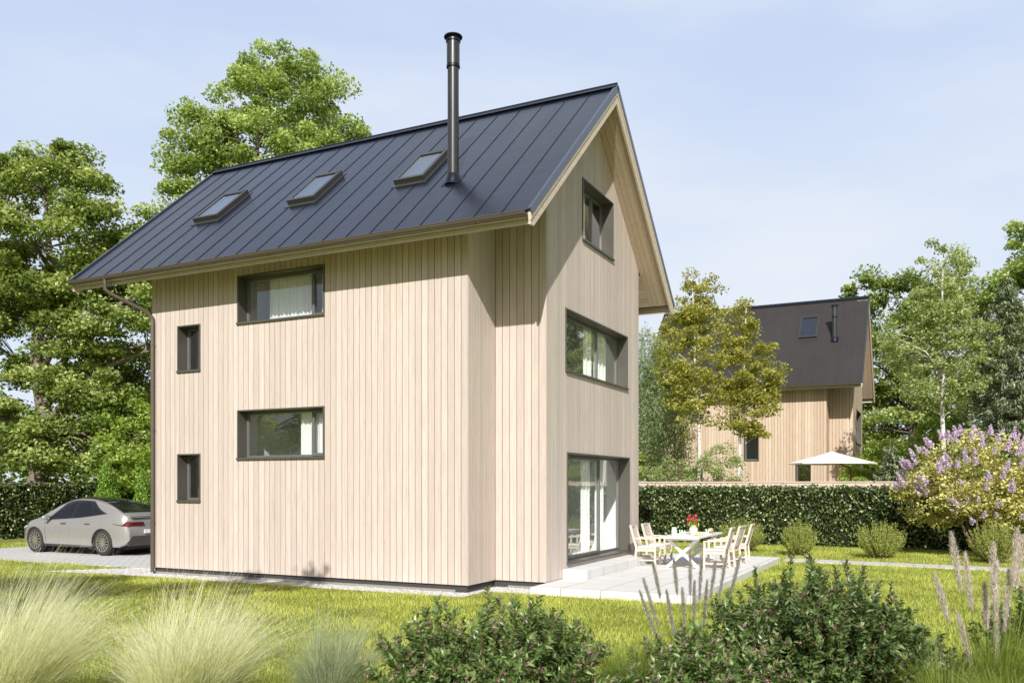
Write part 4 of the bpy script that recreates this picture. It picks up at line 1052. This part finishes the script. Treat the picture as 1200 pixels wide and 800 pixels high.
plume_grass('tall grass with thick cream plumes at the right edge', 1165, 7.7,
            [(-.28, 1.68, -.08), (-.2, 1.5, -.05), (-.07, 1.60, .0), (.02, 1.42, .05), (.12, 1.72, .02), (.17, 1.66, .06), (.23, 1.70, .1), (-.34, 1.3, -.12), (-.02, 1.22, -.02), (.12, 1.36, .0), (-.16, .95, -.1), (.05, .98, .04)], 122, 'plume', 2400, 1.05, plume_len=.52, pr=.036)
tuft('arching_grass', 'dark green arching grass between the two flowering shrubs', *at(735, 8.0), 2600, .82, 1.0, .0030, 'reed', 131, .16, arch=1.4)
tuft('arching_grass', 'long green arching grass before the cream plumes', *at(1110, 7.2), 2600, .85, 1.1, .0030, 'reed', 132, .2, arch=1.4)
tuft('arching_grass', 'short green grass clump at the bottom right corner', *at(1195, 6.6), 1500, .8, .9, .0030, 'reed', 133, .2, arch=1.4)

# ------------------------------------------------------------------ garden furniture
def box_legs(m, pts, w): 
    for a, b in pts: m.bar(a, b, w, w)
table = thing('dining_table', 'white rectangular garden table on crossed legs', 'table', (-5.4, 20.85, .15))
x0, x1, y0, y1 = -5.86, -4.94, 19.6, 22.1; zt = .90
m = MB()
for i in range(6):
    a = x0 + (x1 - x0) * i / 6; m.box(a + .003, a + (x1 - x0) / 6 - .003, y0, y1, zt - .04, zt)
m.build('tabletop', M['white'], table, bevel=.004)
for yy in (y0 + .35, y1 - .35):
    m = MB(); m.bar((x0 + .08, yy, .16), (x1 - .08, yy, zt - .045), .07, .085, up=(0, 1, 0)); m.build('leg', M['white'], table, bevel=.004)
    m = MB(); m.bar((x1 - .08, yy + .002, .16), (x0 + .08, yy + .002, zt - .045), .066, .082, up=(0, 1, 0)); m.build('leg', M['white'], table, bevel=.004)
m = MB(); m.box(-5.43, -5.37, y0 + .3, y1 - .3, .50, .56); m.box(x0 + .06, x1 - .06, y0 + .31, y0 + .39, zt - .10, zt - .041); m.box(x0 + .06, x1 - .06, y1 - .39, y1 - .31, zt - .10, zt - .041)
m.build('stretcher', M['white'], table)

CH_G = 'woven armchairs around the garden table'
def make_chair(label, mat='chair'):
    c = thing('garden_chair', label, 'chair', (0, 0, 0), CH_G)
    # faces +x; seat centre at the origin
    for sy in (-1, 1):
        m = MB(); m.bar((.23, sy * .25, 0), (.22, sy * .25, .63), .042, .05); m.build('leg', M[mat], c, bevel=.005)
        m = MB(); m.bar((-.27, sy * .25, 0), (-.23, sy * .25, .44), .042, .05); m.bar((-.23, sy * .25, .43), (-.38, sy * .245, .96), .042, .05); m.build('leg', M[mat], c, bevel=.005)
        m = MB(); m.bar((.25, sy * .255, .645), (-.30, sy * .255, .66), .055, .028); m.build('armrest', M[mat], c, bevel=.006)
    m = MB(); m.bar((.22, -.23, .38), (.22, .23, .38), .03, .06); m.bar((-.22, -.23, .38), (-.22, .23, .38), .03, .06)
    for sy in (-1, 1): m.bar((-.22, sy * .25, .38), (.22, sy * .25, .38), .03, .06); m.bar((-.25, sy * .25, .14), (.23, sy * .25, .14), .025, .03)
    m.build('seat_frame', M[mat], c)
    m = MB(); n = 9
    for i in range(n):
        a = -.21 + .44 * i / n; m.box(a, a + .44 / n - .006, -.23, .23, .41, .425)
    st = m.build('seat', M['weave'], c)
    m = MB(); m.box(-.20, .23, -.225, .225, .427, .475); m.build('cushion', M['cushion'], c, bevel=.02, seg=3)
    m = MB(); n = 13
    for i in range(n):
        f0 = .08 + .90 * i / n; f1 = f0 + .90 / n - .012
        def pb(f, y): return (-.23 - .15 * f + .01 - .02 * math.sin(math.pi * f), y, .44 + .52 * f)
        for k in range(6):
            ya, yb = -.225 + .45 * k / 6, -.225 + .45 * (k + 1) / 6
            off = lambda y: -.03 * (1 - (y / .225) ** 2)
            A_ = [pb(f0, ya), pb(f0, yb), pb(f1, yb), pb(f1, ya)]; A_ = [(p[0] + off(p[1]), p[1], p[2]) for p in A_]; B_ = [(p[0] + .014, p[1], p[2]) for p in A_]
            m.hexa([A_[0], A_[1], B_[1], B_[0], A_[3], A_[2], B_[2], B_[3]])
    m.bar((-.385, -.24, .955), (-.385, .24, .955), .045, .04, up=(0, 0, 1))
    m.build('backrest', M['weave'], c)
    return c
ch0 = make_chair('x')
CH = [((-6.36, 20.35), 0, 'near woven chair on the house side of the garden table'), ((-6.36, 21.3), 0, 'second woven chair on the house side of the garden table'),
      ((-4.66, 20.15), math.pi, 'nearest woven chair on the lawn side of the garden table'), ((-4.63, 21.15), math.pi, 'middle woven chair on the lawn side of the garden table'), ((-4.6, 22.2), math.pi, 'farthest woven chair on the lawn side of the garden table')]
for i, ((x, y), rz, lb) in enumerate(CH):
    c = ch0 if i == 0 else copy_tree(ch0)
    c.location = (x, y, .151); c.rotation_euler[2] = rz + (.06, -.05, .04, -.08, .05)[i]; c['label'] = lb
# inside, behind the terrace door
c = copy_tree(ch0); c.location = (-8.35, 18.6, .401); c.rotation_euler[2] = 2.9; c['label'] = 'chair indoors seen through the terrace door glass'; c['group'] = 'indoor chairs'
t2 = thing('indoor_table', 'white round table indoors seen through the terrace door', 'table', (-9.1, 18.9, .4))
m = MB(); m.lathe([(.001, 1.10), (.52, 1.10), (.53, 1.12), (.52, 1.14), (.001, 1.14)], (-9.1, 18.9, 0), 28); m.build('tabletop', M['white'], t2, auto=40)
m = MB(); m.lathe([(.26, .402), (.26, .42), (.04, .45), (.04, 1.099)], (-9.1, 18.9, 0), 20); m.build('leg', M['white'], t2, auto=40)
# tableware
zt = .901
def lathe_thing(name, label, cat, x, y, z, prof, mat, n=20):
    m = MB(); m.lathe(prof, (0, 0, 0), n); o = m.build(name, mat, None, auto=40); o.location = (x, y, z); tag(o, label, cat); return o
vz = thing('flower_vase', 'cream vase holding red tulips on the garden table', 'vase', (-5.35, 20.75, zt))
m = MB(); m.lathe([(.001, zt), (.07, zt), (.10, zt + .06), (.10, zt + .14), (.065, zt + .20), (.08, zt + .23), (.07, zt + .225), (.055, zt + .19)], (-5.35, 20.75, 0), 20); m.build('pot', M['ceramic'], vz, auto=50)
tl = thing('tulip_bunch', 'bunch of red tulips with green leaves standing in the vase', 'flowers', (-5.35, 20.75, zt + .1))
rr = random.Random(4)
for k in range(8):
    a = k * .785 + .2; q = .06 + .10 * rr.random(); tip = Vector((-5.35 + math.cos(a) * q, 20.75 + math.sin(a) * q, zt + .36 + rr.uniform(-.04, .10)))
    m = MB(); m.tube([(-5.35 + math.cos(a) * .02, 20.75 + math.sin(a) * .02, zt + .12), (-5.35 + math.cos(a) * .04, 20.75 + math.sin(a) * .04, zt + .24), tip], .005, 5); st = m.build('stem', M['thuja'], tl)
    m = MB(); m.lathe([(.004, -.035), (.026, -.02), (.036, .005), (.030, .03), (.016, .048), (.006, .04)], tip, 10); m.build('blossom', M['petal'], st, smooth=True)
C = np.array([-5.35, 20.75, zt + .26]) + RNG.normal(0, 1, (60, 3)) * np.array([.05, .05, .045]); leaves_obj('foliage', C, .13, .035, M['bright'], tl, RNG.uniform(0, 1, 60), 0, np.tile([0, 0, 1.0], (60, 1)))
lathe_thing('jug', 'white jug at the near end of the garden table', 'jug', -5.62, 20.0, zt, [(.001, 0), (.055, 0), (.062, .10), (.052, .17), (.058, .20), (.05, .195), (.046, .16)], M['white'])
for i, (x, y, lb) in enumerate([(-5.52, 20.25, 'clear tumbler beside the white jug'), (-5.42, 20.1, 'clear tumbler nearest the vase'), (-5.05, 20.9, 'clear tumbler by the bread board')]):
    o = lathe_thing('drinking_glass', lb, 'glass', x, y, zt, [(.001, 0), (.034, 0), (.040, .13), (.037, .13), (.031, .008), (.001, .008)], M['tumbler']); o['group'] = 'tumblers on the garden table'
m = MB(); m.box(-5.14, -4.98, 21.1, 21.5, zt, zt + .02); o = m.build('serving_board', M['chair'], None, bevel=.005); tag(o, 'small wooden serving board at the far end of the garden table', 'board')
m = MB(); m.lathe([(.001, -.14), (.045, -.12), (.06, -.05), (.062, .04), (.045, .12), (.001, .14)], (0, 0, 0), 14, axis='y'); o = m.build('bread_loaf', M['bread'], None, smooth=True); o.location = (-5.06, 21.3, zt + .082); tag(o, 'round crusted loaf lying on the serving board', 'bread')
o = lathe_thing('plate', 'white plate with yellow fruit before the vase', 'plate', -5.15, 20.45, zt, [(.001, 0), (.07, 0), (.12, .018), (.118, .022), (.07, .006), (.001, .006)], M['white'])
m = MB(); 
for k in range(4): m.lathe([(.001, -.03), (.02, -.024), (.031, 0), (.02, .026), (.001, .031)], (-5.15 + .04 * math.cos(k * 1.6), 20.45 + .04 * math.sin(k * 1.6), zt + .038), 12)
tag(m.build('lemons', M['fruit'], None, smooth=True), 'yellow lemons lying on the plate', 'fruit', kind='stuff')

# parasol at the far house
ux, uy = at(975, 38); um = thing('parasol', 'cream cantilever parasol open in front of the far house', 'parasol', (ux, uy, 0))
zt_, ze_ = 3.58, 3.06; m = MB(); rad = 1.85; N = 8; ap = (ux, uy, zt_)
def rim(k, f): 
    a = 2 * math.pi * k / N + .2; return (ux + rad * f * math.cos(a), uy + rad * f * math.sin(a), zt_ - (zt_ - ze_) * (f ** .92))
for k in range(N):
    for s_ in range(5):
        f0, f1 = s_ / 5, (s_ + 1) / 5
        if s_ == 0: m.face([ap, rim(k, f1), rim(k + 1, f1)], .5)
        else: m.face([rim(k, f0), rim(k, f1), rim(k + 1, f1), rim(k + 1, f0)], .5)
    a, b = rim(k, 1), rim(k + 1, 1); m.face([a, (a[0], a[1], a[2] - .05), (b[0], b[1], b[2] - .05), b], .5)
m.build('canopy', M['canvas'], um)
for k in range(N):
    m = MB(); e = rim(k, .97); m.bar((ux, uy, zt_ - .12), (e[0], e[1], e[2] - .03), .02, .03); m.build('rib', M['redwood'], um)
pxx, pyy = at(997, 38.4); m = MB(); m.tube([(pxx, pyy, 0), (pxx, pyy, 2.7), (pxx - .08, pyy, 2.88), (pxx - .3, pyy, 2.95), (ux + .05, uy, zt_ - .35), (ux, uy, zt_ - .16)], .04, 8); m.build('pole', M['redwood'], um, smooth=True)
m = MB(); m.box(pxx - .4, pxx + .4, pyy - .4, pyy + .4, .01, .08); m.build('base', M['curb'], um)

# ------------------------------------------------------------------ car
def make_car():
    X0, Y0 = -20.95, 18.36      # rear bumper, centre line; nose towards -x
    car = thing('parked_car', 'silver grey electric hatchback standing on the pale driveway', 'car', (-23.4, Y0, .02))
    G0 = .02
    def interp(u, tab):
        xs = [a for a, _ in tab]; ys = [b for _, b in tab]
        # smooth (cosine-free) Catmull through numpy
        i = max(0, min(len(xs) - 2, int(np.searchsorted(xs, u)) - 1)); h = xs[i + 1] - xs[i]; t_ = (u - xs[i]) / h
        m0 = (ys[i + 1] - ys[max(i - 1, 0)]) / (xs[i + 1] - xs[max(i - 1, 0)]); m1 = (ys[min(i + 2, len(ys) - 1)] - ys[i]) / (xs[min(i + 2, len(ys) - 1)] - xs[i])
        return (2 * t_**3 - 3 * t_**2 + 1) * ys[i] + (t_**3 - 2 * t_**2 + t_) * h * m0 + (-2 * t_**3 + 3 * t_**2) * ys[i + 1] + (t_**3 - t_**2) * h * m1
    TOP = [(0, .88), (.06, 1.09), (.20, 1.18), (.45, 1.30), (.9, 1.47), (1.4, 1.59), (2.0, 1.655), (2.55, 1.63), (3.05, 1.49), (3.5, 1.23), (3.75, 1.08), (4.2, .95), (4.55, .82), (4.72, .66), (4.78, .55)]
    BELT = [(0, .80), (.1, 1.02), (.3, 1.13), (.75, 1.18), (1.3, 1.11), (2.0, 1.03), (2.8, .985), (3.3, .965), (3.75, .93), (4.2, .86), (4.55, .74), (4.72, .60), (4.78, .52)]
    HW = [(0, .76), (.10, .84), (.35, .91), (.9, .945), (2.0, .95), (3.2, .945), (3.9, .94), (4.3, .89), (4.6, .74), (4.74, .55), (4.78, .46)]
    WH = [(.93, .372), (3.86, .372)]
    def low(u):
        z = .24 + .12 * max(0, (.35 - u) / .35) + .05 * max(0, (u - 4.4) / .4)
        for (c, r_) in WH:
            R_ = .42; d = abs(u - c)
            if d < R_: z = max(z, .36 + math.sqrt(R_ * R_ - d * d) * .97)
        return z
    def sect(u):
        t, b, h, z0 = interp(u, TOP), interp(u, BELT), interp(u, HW), low(u)
        t = max(t, b + .015); g = min(1, (t - b) / .55); zz = lambda z: max(z, z0 + .012)
        return [(h - .10, z0), (h - .025, zz(z0 + .02)), (h - .005, zz(.40)), (h, zz(.60)), (h - .004, zz(min(.78, b - .08))), (h - .035, zz(b - .05)), (h - .075, b),
                (h - .075 - .055 * g, b + (t - b) * .25), (h - .075 - .13 * g, b + (t - b) * .52), (h - .075 - .23 * g, b + (t - b) * .80), (h - .11 - .30 * g - .02, b + (t - b) * .94), (max(.05, h * .35), b + (t - b) * .99), (0, t)]
    us = sorted(set([round(x, 4) for x in np.linspace(0, 4.78, 110)] + [c + s_ * .42 for c, _ in WH for s_ in (-1, 1)] + [c + s_ * .4199 * .98 for c, _ in WH for s_ in (-1, 1)]))
    rows = []
    for u in us:
        s_ = sect(u); rows.append([(X0 - u, Y0 - y, G0 + z) for y, z in s_] + [(X0 - u, Y0 + y, G0 + z) for y, z in reversed(s_[:-1])])
    m = MB(); k = len(rows[0]); vs = [p for r_ in rows for p in r_]; fs = []
    for i in range(len(rows) - 1):
        for j in range(k - 1): fs.append((i * k + j, (i + 1) * k + j, (i + 1) * k + j + 1, i * k + j + 1))
    fs.append(tuple(range(k))); fs.append(tuple((len(rows) - 1) * k + j for j in range(k - 1, -1, -1)))
    m.poly(vs, fs); m.build('body', M['carpaint'], car, auto=40)
    # underside and wheel wells
    m = MB(); m.box(X0 - 4.5, X0 - .3, Y0 - .62, Y0 + .62, .20, .60)
    for c, _ in WH: m.lathe([(.001, Y0 - .66), (.41, Y0 - .66), (.41, Y0 + .66), (.001, Y0 + .66)], (X0 - c, 0, .40), 24, axis='y')
    m.build('underbody', M['black'], car)
    def S(u, q):     # greenhouse side surface, q from 0 (belt) to 1 (roof edge)
        s_ = sect(u)[6:11]; f = q * 4; i = min(3, int(f)); f -= i; return (s_[i][0] * (1 - f) + s_[i + 1][0] * f, s_[i][1] * (1 - f) + s_[i + 1][1] * f)
    def side_patch(name, mat, ua, ub, q0, q1, par=car, off=.007, n=14, mq=7, sides=(-1, 1)):
        for sd_ in sides:
            m = MB(); g = []
            for j in range(mq + 1):
                q = q0 + (q1 - q0) * j / mq
                for i in range(n + 1):
                    u = ua(q) + (ub(q) - ua(q)) * i / n; y, z = S(u, q); g.append((X0 - u, Y0 + sd_ * (y + off), G0 + z + off * .5))
            fs = [(j * (n + 1) + i, j * (n + 1) + i + 1, (j + 1) * (n + 1) + i + 1, (j + 1) * (n + 1) + i) for j in range(mq) for i in range(n)]
            m.poly(g, fs); m.build(name, mat, par, smooth=True)
    side_patch('side_trim', M['black'], lambda q: .72 + 1.05 * q ** 1.15, lambda q: 3.50 - .98 * q ** 1.1, .05, .86, off=.004)
    side_patch('side_window', M['cardark'], lambda q: 2.32 - .10 * q, lambda q: 3.38 - .92 * q ** 1.1, .10, .82, off=.010)
    side_patch('side_window', M['cardark'], lambda q: 1.30 + .48 * q, lambda q: 2.24 - .10 * q, .10, .82, off=.010)
    side_patch('side_window', M['cardark'], lambda q: .84 + .98 * q ** 1.1, lambda q: 1.25 + .48 * q, .10, .78, off=.010)
    def top_patch(name, mat, u0, u1, f=.90, off=.006, n=14):
        m = MB(); g = []; w_ = 9
        for i in range(n + 1):
            u = u0 + (u1 - u0) * i / n; s_ = sect(u); pts = [s_[10], s_[11], s_[12]]
            for j in range(-4, 5):
                y = abs(j) / 4 * pts[0][0] * f; 
                z = np.interp(y, [0, pts[1][0], pts[0][0]], [pts[2][1], pts[1][1], pts[0][1]]) + .012 * (1 - (j / 4) ** 2)
                g.append((X0 - u, Y0 + math.copysign(y, j), G0 + z + off))
        fs = [(i * w_ + j, i * w_ + j + 1, (i + 1) * w_ + j + 1, (i + 1) * w_ + j) for i in range(n) for j in range(w_ - 1)]
        m.poly(g, fs); m.build(name, mat, car, smooth=True)
    top_patch('rear_window', M['cardark'], .30, 1.12, .98); top_patch('glass_roof', M['cardark'], 1.18, 2.62, .98); top_patch('windscreen', M['cardark'], 2.68, 3.55, .98)
    # wheels
    for c, r_ in WH:
        for sd_ in (-1, 1):
            cx, cy, cz = X0 - c, Y0 + sd_ * .80, G0 + r_
            m = MB(); tw = .12; pr = [(.25, -tw), (.335, -tw), (.362, -tw + .02), (r_, -tw + .05), (r_, tw - .05), (.362, tw - .02), (.335, tw), (.25, tw)]
            m.lathe(pr, (cx, cy, cz), 40, axis='y'); wheel = m.build('wheel', M['tyre'], car, auto=40)
            m = MB(); yo = cy + sd_ * (tw + .001); m.lathe([(.258, yo - sd_ * .03), (.262, yo), (.245, yo + sd_ * .003), (.232, yo - sd_ * .035)], (cx, 0, cz), 40, axis='y')
            for q in range(14):
                a = 2 * math.pi * q / 14; a2 = a + .22
                p0 = (cx + .05 * math.cos(a), yo - sd_ * .012, cz + .05 * math.sin(a)); p1 = (cx + .238 * math.cos(a2), yo - sd_ * .008, cz + .238 * math.sin(a2)); m.bar(p0, p1, .036, .02, up=(0, 1, 0))
            m.lathe([(.001, yo - sd_ * .002), (.05, yo - sd_ * .004), (.062, yo - sd_ * .02)], (cx, 0, cz), 20, axis='y'); m.build('rim', M['rim'], wheel, auto=35)
            m = MB(); m.lathe([(.001, yo - sd_ * .05), (.25, yo - sd_ * .045)], (cx, 0, cz), 24, axis='y'); m.build('brake_disc', M['black'], wheel)
    # arches, sills, mirror, handles, lamps, bumper
    for sd_ in (-1, 1):
        m = MB()
        for c, _ in WH:
            pts = []
            for q in range(17):
                a = math.pi * q / 16; u = c + .425 * math.cos(a); z = .36 + .425 * .97 * math.sin(a); pts.append((X0 - u, Y0 + sd_ * (interp(u, HW) - .03), G0 + z))
            m.tube(pts, .022, 6)
        m.bar((X0 - 1.36, Y0 + sd_ * .90, G0 + .25), (X0 - 3.44, Y0 + sd_ * .90, G0 + .25), .06, .07); m.build('sill', M['carsill'], car, smooth=True)
        m = MB(); y = Y0 + sd_ * 1.02; m.lathe([(.001, -.13), (.05, -.11), (.075, -.03), (.075, .06), (.05, .11), (.001, .12)], (X0 - 3.22, y, G0 + 1.06), 12, axis='y'); m.bar((X0 - 3.24, Y0 + sd_ * .86, G0 + .99), (X0 - 3.24, Y0 + sd_ * .97, G0 + 1.02), .05, .035); m.build('mirror', M['carpaint'], car, smooth=True)
        for u in (1.42, 2.45):
            m = MB(); m.bar((X0 - u, Y0 + sd_ * .949, G0 + .90), (X0 - u - .22, Y0 + sd_ * .951, G0 + .895), .014, .026); m.build('door_handle', M['carsill'], car, bevel=.004)
        m = MB()
        for u in (1.30, 2.30, 3.36):
            for k_ in range(7):
                z0 = .33 + .6 * k_ / 7; z1 = .33 + .6 * (k_ + 1) / 7
                yy = lambda z: np.interp(z, [.24, .40, .60, .78, .95, 1.03], [.93, .942, .948, .944, .912, .872])
                m.bar((X0 - u + .1 * (.6 - z0) * (u > 3), Y0 + sd_ * (yy(z0) - .001), G0 + z0), (X0 - u + .1 * (.6 - z1) * (u > 3), Y0 + sd_ * (yy(z1) - .001), G0 + z1), .006, .006)
        m.build('door_gap', M['black'], car)
        # tail lamp wraps around the rear corner
        m = MB(); g = []
        for i in range(9):
            u = .50 - .47 * i / 8
            hw = interp(u, HW); zc = .93 - .02 * i / 8; hh = .012 + .062 * (i / 8) ** .6
            for z in (zc - hh, zc + hh): g.append((X0 - u + .004, Y0 + sd_ * (hw - .012 + (.0 if z < zc else -.022)), G0 + z))
        for i in range(1, 8):
            yy_ = .77 - .5 * i / 7
            for z in (.93 - .055, .93 + .05 ): g.append((X0 + .012 + .012 * i / 7, Y0 + sd_ * yy_, G0 + z - .01))
        nn = len(g) // 2; m.poly(g, [(2 * i, 2 * i + 1, 2 * i + 3, 2 * i + 2) for i in range(nn - 1)]); m.build('tail_lamp', M['carlight'], car, smooth=True)
        m = MB(); m.tube([(X0 - 4.30, Y0 + sd_ * .86, G0 + .80), (X0 - 4.50, Y0 + sd_ * .78, G0 + .73), (X0 - 4.64, Y0 + sd_ * .62, G0 + .68)], [.01, .035, .02], 8); m.build('headlight', M['carlight2'], car, smooth=True)
    m = MB(); pts = [(-.80, .40), (-.66, .56), (.66, .56), (.80, .40), (.78, .30), (-.78, .30)]; a = [(X0 + .018, Y0 + y, G0 + z) for y, z in pts]; b = [(X0 - .3, Y0 + y * .98, G0 + z) for y, z in pts]
    m.poly(a + b, [tuple(range(6)), tuple(range(11, 5, -1))] + [(i, (i + 1) % 6, 6 + (i + 1) % 6, 6 + i) for i in range(6)]); m.build('rear_bumper', M['carsill'], car, bevel=.01)
    m = MB(); m.box(X0 + .02, X0 + .035, Y0 - .26, Y0 + .26, .66, .77); m.build('number_plate', M['white'], car)
    m = MB(); m.bar((X0 - .02, Y0 - .70, G0 + 1.12), (X0 - .02, Y0 + .70, G0 + 1.12), .07, .02); m.build('spoiler', M['carsill'], car, bevel=.006)
M['cardark'] = m_plain('dark_tinted_glass', (.012, .014, .018), .06, spec=.9, bump=0)
M['carsill'] = m_plain('dark_grey_trim', (.06, .055, .052), .5)
make_car()
_c = bpy.data.objects['parked_car']; _c.scale.x = 1.035; _c.scale.z = 1.03; _c.location.x -= .25
